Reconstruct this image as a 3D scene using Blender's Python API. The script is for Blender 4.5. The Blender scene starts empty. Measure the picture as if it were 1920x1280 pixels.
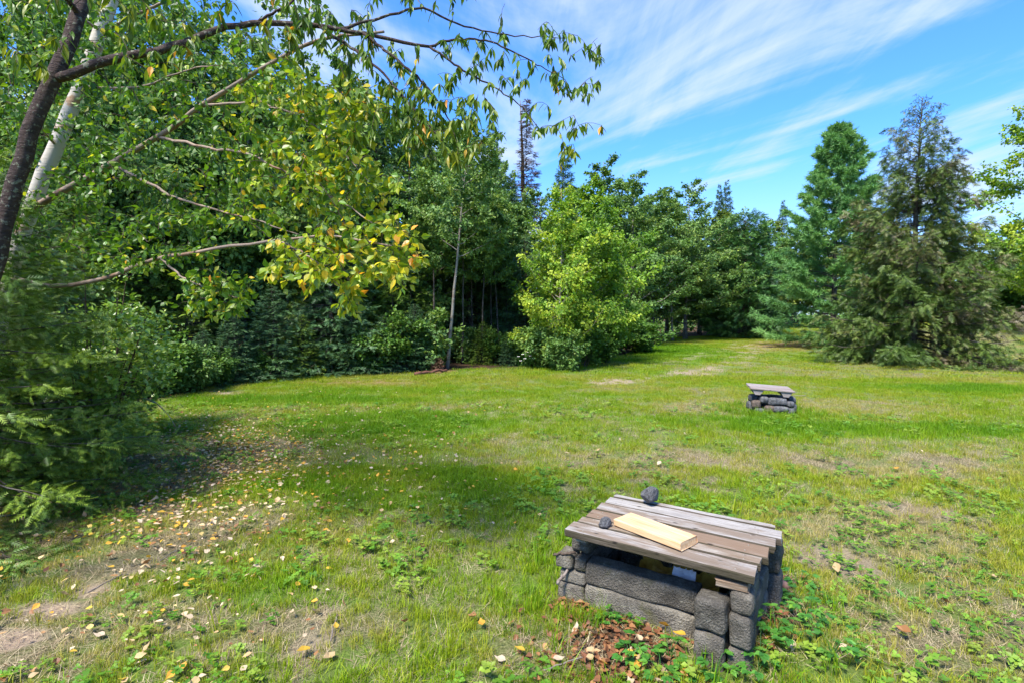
import bpy, bmesh, math, random
import numpy as np
from mathutils import Vector, Matrix, noise as mnoise

scene = bpy.context.scene
COL = scene.collection
PI = math.pi
R = math.radians

# ------------------------------------------------------------------ camera
F, CX, CY, CAMH = 1000.0, 960.0, 640.0, 1.5
PITCH = math.atan(50 / F)
cam_data = bpy.data.cameras.new('camera')
cam = bpy.data.objects.new('camera', cam_data)
COL.objects.link(cam)
cam.location = (0, 0, CAMH)
cam.rotation_euler = (PI / 2 - PITCH, 0, 0)
cam_data.sensor_width = 36
cam_data.lens = F / 1920 * 36
cam_data.clip_start = 0.05
cam_data.clip_end = 2000
scene.camera = cam

# ------------------------------------------------------------------ sun and sky
SUN_EL = R(58)
sh = Vector((-0.52, -0.74, 0)).normalized()
SUN = Vector((sh.x * math.cos(SUN_EL), sh.y * math.cos(SUN_EL), math.sin(SUN_EL)))
sd = bpy.data.lights.new('sun', 'SUN')
sd.energy = 2.1
sd.angle = R(14.0)
sd.color = (1.0, 0.95, 0.86)
so = bpy.data.objects.new('sun', sd)
COL.objects.link(so)
so.rotation_euler = (-SUN).to_track_quat('-Z', 'Y').to_euler()
so.location = SUN * 60

world = bpy.data.worlds.new('World')
scene.world = world
world.use_nodes = True
wt = world.node_tree
wt.nodes.clear()
def wn(t, **k):
    n = wt.nodes.new(t)
    for a, b in k.items(): setattr(n, a, b)
    return n
wout = wn('ShaderNodeOutputWorld'); wbg = wn('ShaderNodeBackground')
sky = wn('ShaderNodeTexSky', sky_type='NISHITA', sun_disc=False, sun_elevation=SUN_EL,
         sun_rotation=math.atan2(SUN.x, SUN.y), air_density=1.0, dust_density=0.4, ozone_density=1.6)
wbg.inputs['Strength'].default_value = 0.15
tc = wn('ShaderNodeTexCoord')
sep = wn('ShaderNodeSeparateXYZ'); wt.links.new(tc.outputs['Generated'], sep.inputs[0])
def wmath(op, a, b=None, c=None, clamp=False):
    n = wn('ShaderNodeMath', operation=op, use_clamp=clamp)
    for i, v in enumerate((a, b, c)):
        if v is None: continue
        if isinstance(v, (int, float)): n.inputs[i].default_value = v
        else: wt.links.new(v, n.inputs[i])
    return n.outputs[0]
zz = wmath('MAXIMUM', wmath('ADD', sep.outputs[2], 0.10), 0.06)
u_ = wmath('DIVIDE', sep.outputs[0], zz)
v_ = wmath('DIVIDE', sep.outputs[1], zz)
comb = wn('ShaderNodeCombineXYZ'); wt.links.new(u_, comb.inputs[0]); wt.links.new(v_, comb.inputs[1])
def wnoise(loc, rot, scale, nscale, detail, rough, dist):
    m = wn('ShaderNodeMapping'); m.inputs['Location'].default_value = loc
    m.inputs['Rotation'].default_value = (0, 0, rot); m.inputs['Scale'].default_value = scale
    wt.links.new(comb.outputs[0], m.inputs[0])
    n = wn('ShaderNodeTexNoise'); n.inputs['Scale'].default_value = nscale
    n.inputs['Detail'].default_value = detail; n.inputs['Roughness'].default_value = rough
    n.inputs['Distortion'].default_value = dist
    wt.links.new(m.outputs[0], n.inputs['Vector'])
    return n.outputs[0]
n1 = wnoise((0.3, 1.7, 0), R(32), (1.0, 0.55, 1), 0.80, 8, 0.58, 1.5)
n2 = wnoise((4.1, 2.2, 0), R(40), (2.6, 0.5, 1), 1.3, 9, 0.62, 0.8)
cl = wmath('ADD', wmath('MULTIPLY', n1, 0.80), wmath('MULTIPLY', n2, 0.20))
mr = wn('ShaderNodeMapRange', interpolation_type='SMOOTHSTEP')
mr.inputs['From Min'].default_value = 0.455; mr.inputs['From Max'].default_value = 0.63
mr.inputs['To Max'].default_value = 0.86
wt.links.new(cl, mr.inputs['Value'])
hz = wn('ShaderNodeMapRange', interpolation_type='SMOOTHSTEP')      # whiter air low over the horizon
hz.inputs['From Min'].default_value = 0.30; hz.inputs['From Max'].default_value = 0.0
hz.inputs['To Min'].default_value = 0.0; hz.inputs['To Max'].default_value = 0.70
wt.links.new(sep.outputs[2], hz.inputs['Value'])
mask = wmath('MAXIMUM', mr.outputs[0], hz.outputs[0])
tint = wn('ShaderNodeMix', data_type='RGBA', blend_type='MULTIPLY')
tint.inputs['Factor'].default_value = 1.0
wt.links.new(sky.outputs[0], tint.inputs[6]); tint.inputs[7].default_value = (0.155, 0.315, 0.545, 1)
cmix = wn('ShaderNodeMix', data_type='RGBA')
wt.links.new(mask, cmix.inputs['Factor']); wt.links.new(tint.outputs[2], cmix.inputs[6])
cmix.inputs[7].default_value = (1.12, 1.31, 1.58, 1)
wt.links.new(cmix.outputs[2], wbg.inputs['Color']); wt.links.new(wbg.outputs[0], wout.inputs[0])

scene.view_settings.view_transform = 'Standard'
scene.view_settings.look = 'None'
scene.view_settings.exposure = 2.3
scene.view_settings.gamma = 1.0
scene.render.engine = 'CYCLES'
scene.cycles.use_denoising = True
scene.cycles.max_bounces = 6
scene.cycles.diffuse_bounces = 3
scene.cycles.glossy_bounces = 2
scene.cycles.transmission_bounces = 4
scene.cycles.caustics_reflective = False
scene.cycles.caustics_refractive = False

# ------------------------------------------------------------------ helpers
rng = np.random.default_rng(11)
random.seed(5)
_f = np.array((0, math.cos(PITCH), -math.sin(PITCH))); _u = np.array((0, math.sin(PITCH), math.cos(PITCH)))
def ray(px, py):
    return np.array((1., 0, 0)) * ((px - CX) / F) + _f - _u * ((py - CY) / F)
def at(px, py, depth):
    d = ray(px, py); return np.array((0, 0, CAMH)) + d * (depth / d[1])
def gp(px, py, z=0.0):
    d = ray(px, py); return np.array((0, 0, CAMH)) + d * ((z - CAMH) / d[2])
def sstep(a, b, x):
    t = np.clip((x - a) / (b - a), 0, 1); return t * t * (3 - 2 * t)
def vnoise(x, y, s=0.0):
    x = np.asarray(x, float); y = np.asarray(y, float)
    ix, iy = np.floor(x), np.floor(y); fx, fy = x - ix, y - iy
    fx = fx * fx * (3 - 2 * fx); fy = fy * fy * (3 - 2 * fy)
    def h(a, b):
        v = np.sin(a * 127.1 + b * 311.7 + s * 74.7) * 43758.5453; return v - np.floor(v)
    return (h(ix, iy) * (1 - fx) + h(ix + 1, iy) * fx) * (1 - fy) + (h(ix, iy + 1) * (1 - fx) + h(ix + 1, iy + 1) * fx) * fy
def fbm(x, y, s=0.0, o=4):
    v = 0; a = 0.5; t = 0
    for i in range(o):
        v = v + a * vnoise(np.asarray(x) * 2 ** i, np.asarray(y) * 2 ** i, s + i * 3.1); t += a; a *= 0.5
    return v / t
def norm(a):
    return a / np.maximum(np.linalg.norm(a, axis=-1, keepdims=True), 1e-9)

def tag(o, label=None, cat=None, group=None, kind=None):
    if label: o['label'] = label
    if cat: o['category'] = cat
    if group: o['group'] = group
    if kind: o['kind'] = kind
    return o
def empty(name, loc=(0, 0, 0), rz=0.0):
    o = bpy.data.objects.new(name, None); COL.objects.link(o)
    o.location = loc; o.rotation_euler = (0, 0, rz); o.empty_display_size = 0.1
    return o
def link(name, me, parent=None, loc=(0, 0, 0), rot=(0, 0, 0)):
    o = bpy.data.objects.new(name, me); COL.objects.link(o)
    o.location = loc; o.rotation_euler = rot
    if parent: o.parent = parent
    return o
def copy_tree(o, parent=None):
    c = o.copy(); COL.objects.link(c); c.parent = parent
    for ch in o.children: copy_tree(ch, c)
    return c

class MB:
    def __init__(s): s.v = []; s.f = []; s.h = []; s.n = 0
    def add(s, v, f, hue=0.0):
        v = np.asarray(v, float).reshape(-1, 3); f = np.asarray(f, int).reshape(-1, 3)
        s.v.append(v); s.f.append(f + s.n); s.n += len(v)
        s.h.append(np.broadcast_to(np.asarray(hue, float), (len(v),)).copy())
    def mesh(s, name, mat, smooth=False, off=None):
        me = bpy.data.meshes.new(name)
        v = np.concatenate(s.v); f = np.concatenate(s.f); h = np.concatenate(s.h)
        if off is not None: v = v - np.asarray(off)
        me.vertices.add(len(v)); me.vertices.foreach_set('co', v.astype(np.float32).ravel())
        me.loops.add(len(f) * 3); me.loops.foreach_set('vertex_index', f.astype(np.int32).ravel())
        me.polygons.add(len(f)); me.polygons.foreach_set('loop_start', (np.arange(len(f)) * 3).astype(np.int32))
        me.polygons.foreach_set('use_smooth', np.full(len(f), smooth))
        me.update(calc_edges=True)
        a = me.attributes.new('hue', 'FLOAT', 'POINT'); a.data.foreach_set('value', h.astype(np.float32))
        me.materials.append(mat)
        return me
    def build(s, name, mat, parent=None, smooth=False, off=None):
        return link(name, s.mesh(name, mat, smooth, off), parent)
    def tube(s, pts, rad, sides=6, hue=0.0, cap=True):
        p = np.asarray(pts, float); n = len(p); rad = np.broadcast_to(np.asarray(rad, float), (n,))
        t = norm(np.gradient(p, axis=0))
        ref = np.array((0.31, 0.2, 0.93)) if abs(t[0, 2]) < 0.9 else np.array((1., 0.1, 0))
        a = norm(np.cross(t, ref)); b = np.cross(t, a)
        ang = np.arange(sides) * 2 * PI / sides
        v = p[:, None] + rad[:, None, None] * (np.cos(ang)[None, :, None] * a[:, None] + np.sin(ang)[None, :, None] * b[:, None])
        i = np.arange(n - 1)[:, None] * sides; k = np.arange(sides)[None]; k2 = (k + 1) % sides
        q = np.stack([i + k, i + k2, i + sides + k2, i + sides + k], -1).reshape(-1, 4)
        f = np.concatenate([q[:, [0, 1, 2]], q[:, [0, 2, 3]]])
        v = v.reshape(-1, 3)
        if cap:
            for e, o in ((0, 1), (n - 1, 0)):
                c = len(v); v = np.concatenate([v, p[e:e + 1]])
                r = np.arange(sides) + e * sides
                r2 = np.roll(r, -1)
                f = np.concatenate([f, np.stack([np.full(sides, c), (r2 if o else r), (r if o else r2)], -1)])
        s.add(v, f, hue)
    def scatter(s, T, pos, ydir, zdir, scale, hue):
        tv, tf = T
        n = len(pos)
        if n == 0: return
        y = norm(ydir); x = norm(np.cross(y, zdir)); z = np.cross(x, y)
        sc = np.asarray(scale, float)
        sc = np.broadcast_to(sc.reshape(-1, 1) if sc.ndim < 2 else sc, (n, 3))
        w = tv[None] * sc[:, None]
        v = pos[:, None] + w[:, :, 0:1] * x[:, None] + w[:, :, 1:2] * y[:, None] + w[:, :, 2:3] * z[:, None]
        f = tf[None] + (np.arange(n) * len(tv))[:, None, None]
        s.add(v.reshape(-1, 3), f.reshape(-1, 3), np.repeat(np.broadcast_to(np.asarray(hue, float), (n,)), len(tv)))

# leaf templates: length along +Y, face normal +Z
L_DIAM = (np.array([(0, 0, 0), (.34, .45, .07), (0, 1, -.05), (-.34, .45, .07)], float), np.array([(0, 1, 2), (0, 2, 3)]))
L_OVATE = (np.array([(0, 0, 0), (.30, .25, .06), (.34, .48, .05), (.15, .80, .0), (0, 1.05, -.10), (-.15, .80, .0), (-.34, .48, .05), (-.30, .25, .06), (0, .5, -.02)], float),
           np.array([(0, 1, 8), (1, 2, 8), (2, 3, 8), (3, 4, 8), (4, 5, 8), (5, 6, 8), (6, 7, 8), (7, 0, 8)]))
L_LANCE = (np.array([(0, 0, 0), (.13, .25, .05), (.17, .5, .03), (.09, .8, -.03), (0, 1.08, -.14), (-.09, .8, -.03), (-.17, .5, .03), (-.13, .25, .05), (0, .5, -.03)], float), L_OVATE[1])
NEEDLE = (np.array([(.5, 0, 0), (-.5, 0, 0), (0, 1, 0)], float), np.array([(0, 1, 2)]))

def _spray():
    v = [(-.035, 0, 0), (.035, 0, 0), (0, 1, -.05)]; f = [(0, 1, 2)]
    for i, yy in enumerate((.06, .24, .42, .60, .76)):
        l = .40 - .05 * i
        for s in (-1, 1):
            k = len(v); v += [(0, yy - .05, 0), (0, yy + .06, 0), (s * l * .8, yy + l * .62, -.05)]
            f.append((k, k + 1, k + 2) if s < 0 else (k + 1, k, k + 2))
    return np.array(v, float), np.array(f)
SPRAY = _spray()

# ------------------------------------------------------------------ materials
class NT:
    def __init__(s, name):
        s.m = bpy.data.materials.new(name); s.m.use_nodes = True; s.t = s.m.node_tree; s.t.nodes.clear()
        s.out = s.n('ShaderNodeOutputMaterial')
    def n(s, t, ins=None, **k):
        x = s.t.nodes.new(t)
        for a, b in k.items(): setattr(x, a, b)
        for a, b in (ins or {}).items():
            if hasattr(b, 'is_linked'): s.t.links.new(b, x.inputs[a])
            else: x.inputs[a].default_value = b
        return x
    def ramp(s, fac, stops, interp='LINEAR'):
        x = s.n('ShaderNodeValToRGB'); e = x.color_ramp.elements; x.color_ramp.interpolation = interp
        while len(e) < len(stops): e.new(0.5)
        for i, (p, c) in enumerate(stops):
            e[i].position = p; e[i].color = (*c, 1) if len(c) == 3 else c
        s.t.links.new(fac, x.inputs[0]); return x.outputs[0]
    def noise(s, vec, scale, detail=4, rough=0.55, dist=0.0):
        x = s.n('ShaderNodeTexNoise', {'Scale': scale, 'Detail': detail, 'Roughness': rough, 'Distortion': dist})
        if vec is not None: s.t.links.new(vec, x.inputs['Vector'])
        return x.outputs[0]
    def map(s, vec, scale=(1, 1, 1), loc=(0, 0, 0), rot=(0, 0, 0)):
        x = s.n('ShaderNodeMapping', {'Location': loc, 'Rotation': rot, 'Scale': scale}); s.t.links.new(vec, x.inputs[0]); return x.outputs[0]
    def mix(s, fac, a, b, blend='MIX'):
        x = s.n('ShaderNodeMix', data_type='RGBA', blend_type=blend)
        for i, v in ((0, fac), (6, a), (7, b)):
            if hasattr(v, 'is_linked'): s.t.links.new(v, x.inputs[i])
            else: x.inputs[i].default_value = v if i == 0 else (*v, 1)
        return x.outputs[2]
    def math(s, op, a, b=0.0, clamp=False):
        x = s.n('ShaderNodeMath', operation=op, use_clamp=clamp)
        for i, v in ((0, a), (1, b)):
            if hasattr(v, 'is_linked'): s.t.links.new(v, x.inputs[i])
            else: x.inputs[i].default_value = v
        return x.outputs[0]
    def attr(s, name, typ='GEOMETRY'):
        return s.n('ShaderNodeAttribute', attribute_name=name, attribute_type=typ).outputs['Fac']
    def finish(s, color, rough=0.8, spec=0.3, height=None, dist=0.01, strength=1.0, trans=0.0, tcol=None):
        b = s.n('ShaderNodeBsdfPrincipled', {'Base Color': color, 'Roughness': rough, 'Specular IOR Level': spec})
        if height is not None:
            bp = s.n('ShaderNodeBump', {'Height': height, 'Distance': dist, 'Strength': strength})
            s.t.links.new(bp.outputs[0], b.inputs['Normal'])
        o = b.outputs[0]
        if trans > 0:
            t = s.n('ShaderNodeBsdfTranslucent', {'Color': tcol if tcol is not None else color})
            mx = s.n('ShaderNodeMixShader', {0: trans}); s.t.links.new(o, mx.inputs[1]); s.t.links.new(t.outputs[0], mx.inputs[2])
            o = mx.outputs[0]
        s.t.links.new(o, s.out.inputs[0]); return s.m

def leaf_mat(name, stops, trans=0.35, rough=0.5, spec=0.35, var=0.5, instancer=None, tboost=1.25):
    m = NT(name)
    h = m.attr(instancer, 'INSTANCER') if instancer else m.attr('hue')
    rnd = m.n('ShaderNodeNewGeometry').outputs['Random Per Island']
    h2 = m.math('ADD', h, m.math('MULTIPLY', m.math('SUBTRACT', rnd, 0.5), 0.22))
    c = m.ramp(h2, stops)
    wob = m.math('FRACT', m.math('MULTIPLY', rnd, 17.31))
    val = m.math('ADD', m.math('MULTIPLY', wob, var), 1 - var / 2)
    cv = m.n('ShaderNodeCombineXYZ', {0: val, 1: val, 2: val}).outputs[0]
    c = m.mix(1.0, c, (1, 1, 1), 'MULTIPLY') if False else m.mix_c(c, cv)
    tcol = m.mix_c(c, None, (tboost, tboost, tboost * 0.55))
    return m.finish(c, rough, spec, trans=trans, tcol=tcol)
def _mixc(s, a, vec=None, const=None):
    x = s.n('ShaderNodeMix', data_type='RGBA', blend_type='MULTIPLY'); x.inputs[0].default_value = 1.0
    s.t.links.new(a, x.inputs[6])
    if vec is not None: s.t.links.new(vec, x.inputs[7])
    else: x.inputs[7].default_value = (*const, 1)
    return x.outputs[2]
NT.mix_c = _mixc

# hue 0..1 across each ramp
M = {}
M['birch_leaf'] = leaf_mat('birch_leaf', [(0, (.043, .111, .011)), (.35, (.109, .221, .013)), (.6, (.319, .390, .020)), (.82, (.754, .572, .033)), (1, (.800, .325, .033))], .42, .42, .45)
M['cherry_leaf'] = leaf_mat('cherry_leaf', [(0, (.060, .123, .014)), (.5, (.128, .217, .018)), (.8, (.340, .348, .024)), (1, (.800, .319, .036))], .42, .42, .4)
M['forest_leaf'] = leaf_mat('forest_leaf', [(0, (.070, .150, .035)), (.5, (.140, .250, .051)), (1, (.302, .380, .069))], .3)
M['olive_leaf'] = leaf_mat('olive_leaf', [(0, (.072, .123, .023)), (.5, (.136, .203, .033)), (1, (.256, .290, .052))], .3)
M['bright_leaf'] = leaf_mat('bright_leaf', [(0, (.085, .185, .018)), (.5, (.186, .330, .025)), (1, (.404, .475, .040))], .4)
M['shrub_leaf'] = leaf_mat('shrub_leaf', [(0, (.043, .105, .016)), (.5, (.086, .183, .022)), (1, (.186, .277, .029))], .3)
M['hazel_leaf'] = leaf_mat('hazel_leaf', [(0, (.083, .164, .023)), (.5, (.164, .290, .032)), (1, (.399, .491, .065))], .3, .33, .7)
M['fir_needle'] = leaf_mat('fir_needle', [(0, (.047, .103, .011)), (.5, (.103, .175, .018)), (1, (.204, .288, .021))], .12)
M['blue_fir_needle'] = leaf_mat('blue_fir_needle', [(0, (.041, .092, .034)), (.5, (.073, .156, .055)), (1, (.143, .258, .084))], .12)
M['spruce_needle'] = leaf_mat('spruce_needle', [(0, (.060, .110, .016)), (.4, (.110, .165, .026)), (.68, (.145, .140, .055)), (1, (.165, .125, .085))], .15)
M['pine_needle'] = leaf_mat('pine_needle', [(0, (.083, .198, .058)), (.5, (.156, .328, .086)), (1, (.312, .488, .122))], .2)
M['cedar_leaf'] = leaf_mat('cedar_leaf', [(0, (.032, .096, .025)), (.5, (.061, .163, .037)), (1, (.122, .250, .043))], .15)
M['dead_needle'] = leaf_mat('dead_needle', [(0, (.097, .050, .033)), (.5, (.155, .080, .049)), (1, (.129, .111, .044))], .1)
M['grass'] = leaf_mat('grass', [(0, (.100, .225, .003)), (.3, (.170, .285, .004)), (.55, (.260, .305, .010)), (.8, (.34, .30, .055)), (1, (.42, .34, .17))], .35, .55, .25, .6, 'dry')
M['straw'] = leaf_mat('straw', [(0, (.30, .24, .13)), (.5, (.42, .34, .21)), (1, (.24, .16, .10))], .15, .7, .2, .6, 'dry')
M['clover'] = leaf_mat('clover', [(0, (.058, .171, .012)), (.5, (.130, .264, .020)), (1, (.273, .341, .040))], .32, .5, .3, .5, 'dry')
M['weed'] = leaf_mat('weed', [(0, (.040, .155, .020)), (.5, (.075, .22, .028)), (1, (.16, .30, .03))], .32, .45, .35)
M['fallen'] = leaf_mat('fallen', [(0, (.16, .065, .030)), (.25, (.34, .16, .06)), (.5, (.52, .36, .18)), (.75, (.58, .45, .31)), (.9, (.56, .38, .04)), (1, (.60, .30, .04))], .2, .55, .3, .4)

def bark_mat(name, c0, c1, c2, scale=(14, 14, 4), bump=.02):
    m = NT(name); co = m.n('ShaderNodeTexCoord').outputs['Object']
    n = m.noise(m.map(co, scale), 1.6, 6, .65)
    n2 = m.noise(co, 5, 4, .6)
    c = m.ramp(n, [(.3, c0), (.55, c1), (.72, c2)])
    c = m.mix(m.ramp(n2, [(.5, (0, 0, 0)), (.68, (1, 1, 1))]), c, c2)
    return m.finish(c, .9, .15, n, bump)
M['bark'] = bark_mat('bark', (.030, .024, .019), (.085, .068, .052), (.17, .15, .125))
M['twig'] = bark_mat('twig', (.035, .022, .015), (.075, .052, .038), (.12, .095, .075))
M['grey_bark'] = bark_mat('grey_bark', (.07, .06, .05), (.17, .15, .13), (.30, .28, .25))
M['dead_wood'] = bark_mat('dead_wood', (.10, .075, .06), (.22, .18, .15), (.34, .30, .27))
def cherry_bark():
    m = NT('cherry_bark'); co = m.n('ShaderNodeTexCoord').outputs['Object']
    n = m.noise(m.map(co, (9, 9, 30)), 2.2, 6, .7)
    v = m.noise(co, 42, 5, .7)
    c = m.ramp(n, [(.3, (.028, .018, .015)), (.55, (.070, .046, .038)), (.75, (.14, .105, .085))])
    c = m.mix(m.ramp(v, [(.56, (0, 0, 0)), (.64, (1, 1, 1))]), c, (.24, .24, .17))
    h = m.math('ADD', n, m.math('MULTIPLY', v, .6))
    return m.finish(c, .85, .2, h, .02)
M['cherry_bark'] = cherry_bark()
def birch_bark(name, w=(.46, .41, .34), tan=(.34, .21, .12)):
    m = NT(name); co = m.n('ShaderNodeTexCoord').outputs['Object']
    n = m.noise(m.map(co, (3, 3, 40)), 1.5, 5, .7)
    big = m.noise(m.map(co, (2.5, 2.5, 4)), 1.6, 4, .6)
    c = m.ramp(n, [(.30, (.07, .055, .045)), (.37, w), (.6, w), (.8, tuple(x * .82 for x in w))])
    c = m.mix(m.ramp(big, [(.52, (0, 0, 0)), (.60, (1, 1, 1))]), c, tan)
    return m.finish(c, .6, .3, n, .006)
M['birch_bark'] = birch_bark('birch_bark')
M['grey_birch'] = birch_bark('grey_birch', (.21, .19, .16), (.15, .115, .085))
M['birch_limb'] = birch_bark('birch_limb', (.26, .19, .135), (.17, .10, .06))

def ground_mat():
    m = NT('lawn_soil'); co = m.n('ShaderNodeTexCoord').outputs['Object']
    soil, lit, dry, ndl = m.attr('soil'), m.attr('litter'), m.attr('dry'), m.attr('needles')
    n = m.noise(co, 9, 8, .65); f = m.noise(co, 70, 5, .7); g = m.noise(co, 260, 3, .7)
    thatch = m.ramp(f, [(.3, (.055, .038, .022)), (.5, (.17, .13, .075)), (.7, (.33, .27, .165))])
    green = m.ramp(f, [(.25, (.055, .10, .012)), (.5, (.10, .19, .015)), (.75, (.19, .26, .035))])
    sand = m.ramp(m.math('ADD', m.math('MULTIPLY', f, .5), m.math('MULTIPLY', g, .5)), [(.3, (.20, .14, .10)), (.5, (.36, .27, .195)), (.7, (.48, .37, .28))])
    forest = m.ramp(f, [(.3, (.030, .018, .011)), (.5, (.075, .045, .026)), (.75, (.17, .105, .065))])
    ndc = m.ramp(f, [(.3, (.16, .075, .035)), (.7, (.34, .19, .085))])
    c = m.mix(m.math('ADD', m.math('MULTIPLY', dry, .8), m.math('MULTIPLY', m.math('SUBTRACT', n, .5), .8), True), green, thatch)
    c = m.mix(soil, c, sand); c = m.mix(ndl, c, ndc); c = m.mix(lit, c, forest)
    h = m.math('ADD', m.math('MULTIPLY', f, .7), m.math('MULTIPLY', g, .4))
    return m.finish(c, .95, .1, h, .02)
M['ground'] = ground_mat()

def concrete_mat():
    m = NT('weathered_concrete'); tcn = m.n('ShaderNodeTexCoord'); co = tcn.outputs['Object']
    oi = m.n('ShaderNodeObjectInfo').outputs['Random']
    off = m.n('ShaderNodeVectorMath', {0: co}, operation='ADD'); cv = m.n('ShaderNodeCombineXYZ', {0: m.math('MULTIPLY', oi, 9.0), 1: m.math('MULTIPLY', oi, 5.0)})
    m.t.links.new(cv.outputs[0], off.inputs[1]); co = off.outputs[0]
    n = m.noise(co, 7, 6, .65); f = m.noise(co, 130, 4, .75); v = m.n('ShaderNodeTexVoronoi', {'Scale': 110.0, 'Vector': co}).outputs['Distance']
    c = m.ramp(m.math('ADD', m.math('MULTIPLY', n, .55), m.math('MULTIPLY', f, .45)), [(.32, (.034, .031, .027)), (.5, (.125, .115, .10)), (.68, (.28, .26, .225))])
    c = m.mix(m.ramp(m.noise(co, 5, 5, .6), [(.56, (0, 0, 0)), (.70, (1, 1, 1))]), c, (.085, .085, .030))
    c = m.mix(m.ramp(m.noise(co, 22, 4, .6), [(.62, (0, 0, 0)), (.70, (.7, .7, .7))]), c, (.30, .29, .25))
    tone = m.ramp(oi, [(0, (.72, .70, .66)), (.35, (1.0, .95, .88)), (.7, (1.25, 1.2, 1.1)), (1, (.9, .92, .95))])
    c = m.mix_c(c, tone)
    h = m.math('ADD', m.math('ADD', m.math('MULTIPLY', f, .7), m.math('MULTIPLY', v, .4)), m.math('MULTIPLY', n, 1.2))
    return m.finish(c, .95, .15, h, .014)
M['concrete'] = concrete_mat()
def rock_mat(name, a, b):
    m = NT(name); co = m.n('ShaderNodeTexCoord').outputs['Object']
    f = m.noise(co, 150, 5, .8); n = m.noise(co, 18, 5, .6)
    c = m.ramp(m.math('ADD', m.math('MULTIPLY', n, .4), m.math('MULTIPLY', f, .6)), [(.40, a), (.56, b), (.66, tuple(x * 2.1 for x in b))])
    return m.finish(c, .9, .2, f, .01)
M['rock'] = rock_mat('dark_rock', (.028, .028, .029), (.15, .148, .15))
M['brown_rock'] = rock_mat('brown_rock', (.045, .032, .025), (.15, .115, .09))
def plank_mat(name, dark, mid, light, brown, bfac=.55):
    m = NT(name); co = m.n('ShaderNodeTexCoord').outputs['Object']
    oi = m.n('ShaderNodeObjectInfo').outputs['Random']
    cv = m.n('ShaderNodeCombineXYZ', {0: m.math('MULTIPLY', oi, 7.0), 1: m.math('MULTIPLY', oi, 3.0), 2: oi})
    ad = m.n('ShaderNodeVectorMath', {0: co}, operation='ADD'); m.t.links.new(cv.outputs[0], ad.inputs[1]); co = ad.outputs[0]
    g = m.noise(m.map(co, (2.5, 55, 55)), 2.0, 7, .7, .25)
    g2 = m.noise(m.map(co, (5, 160, 160)), 2.0, 4, .7)
    b = m.noise(m.map(co, (2.2, 9, 9)), 2.0, 5, .6)
    c = m.ramp(m.math('ADD', m.math('MULTIPLY', g, .6), m.math('MULTIPLY', g2, .4)), [(.30, dark), (.46, mid), (.64, light)])
    bb = m.math('ADD', b, m.math('MULTIPLY', m.math('SUBTRACT', oi, .5), .22))
    c = m.mix(m.ramp(bb, [(bfac - .08, (0, 0, 0)), (bfac + .09, (.75, .75, .75))]), c, brown)
    kn = m.n('ShaderNodeTexVoronoi', {'Scale': 1.0, 'Vector': m.map(co, (7, 16, 16))}).outputs['Distance']
    c = m.mix(m.ramp(kn, [(.06, (1, 1, 1)), (.13, (0, 0, 0))]), c, tuple(x * .6 for x in dark))
    return m.finish(c, .85, .2, g, .006)
M['plank'] = plank_mat('weathered_plank', (.07, .058, .048), (.25, .225, .20), (.43, .40, .365), (.15, .10, .06))
M['plank_b'] = plank_mat('weathered_plank_brown', (.075, .058, .042), (.25, .215, .175), (.50, .46, .41), (.15, .095, .052), .50)
M['plank_edge'] = plank_mat('grimy_shaded_board_edge', (.018, .013, .009), (.060, .046, .032), (.13, .105, .08), (.035, .030, .014), .5)  # shade of the seams put into the colour of board sides, with grime
M['plank_c'] = plank_mat('stained_plank', (.07, .05, .036), (.20, .155, .115), (.36, .30, .24), (.17, .105, .062), .45)
M['plank2'] = plank_mat('weathered_plank_pink', (.085, .065, .06), (.22, .185, .17), (.36, .32, .30), (.18, .13, .105))
def lumber_mat():
    m = NT('fresh_lumber'); co = m.n('ShaderNodeTexCoord').outputs['Object']
    g = m.noise(m.map(co, (3, 40, 40)), 1.6, 5, .6, .4)
    c = m.ramp(g, [(.35, (.46, .26, .12)), (.5, (.56, .365, .195)), (.7, (.62, .44, .27))])
    kn = m.n('ShaderNodeTexVoronoi', {'Scale': 1.0, 'Vector': m.map(co, (9, 14, .01), (.3, .2, 0))}).outputs['Distance']
    c = m.mix(m.ramp(kn, [(.07, (1, 1, 1)), (.16, (0, 0, 0))]), c, (.34, .13, .045))
    return m.finish(c, .55, .3, g, .002)
M['lumber'] = lumber_mat()
def plain(name, c, rough=.7, spec=.3, var=.25, sc=20):
    m = NT(name); co = m.n('ShaderNodeTexCoord').outputs['Object']; n = m.noise(co, sc, 5, .6)
    col = m.ramp(n, [(.3, tuple(x * (1 - var) for x in c)), (.7, tuple(min(1, x * (1 + var)) for x in c))])
    return m.finish(col, rough, spec, n, .004)
M['yellow_sheet'] = plain('yellow_sheet', (.48, .26, .03)); M['paper'] = plain('paper', (.62, .56, .57), .8, .2, .12)
M['clay'] = plain('clay', (.22, .12, .09), .85); M['daisy'] = plain('daisy', (.80, .80, .78), .6); M['daisy_eye'] = plain('daisy_eye', (.65, .42, .03))
M['rotten'] = plain('rotten_wood', (.13, .055, .035), .9)
M['wire'] = plain('wire', (.25, .22, .18), .5)

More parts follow.
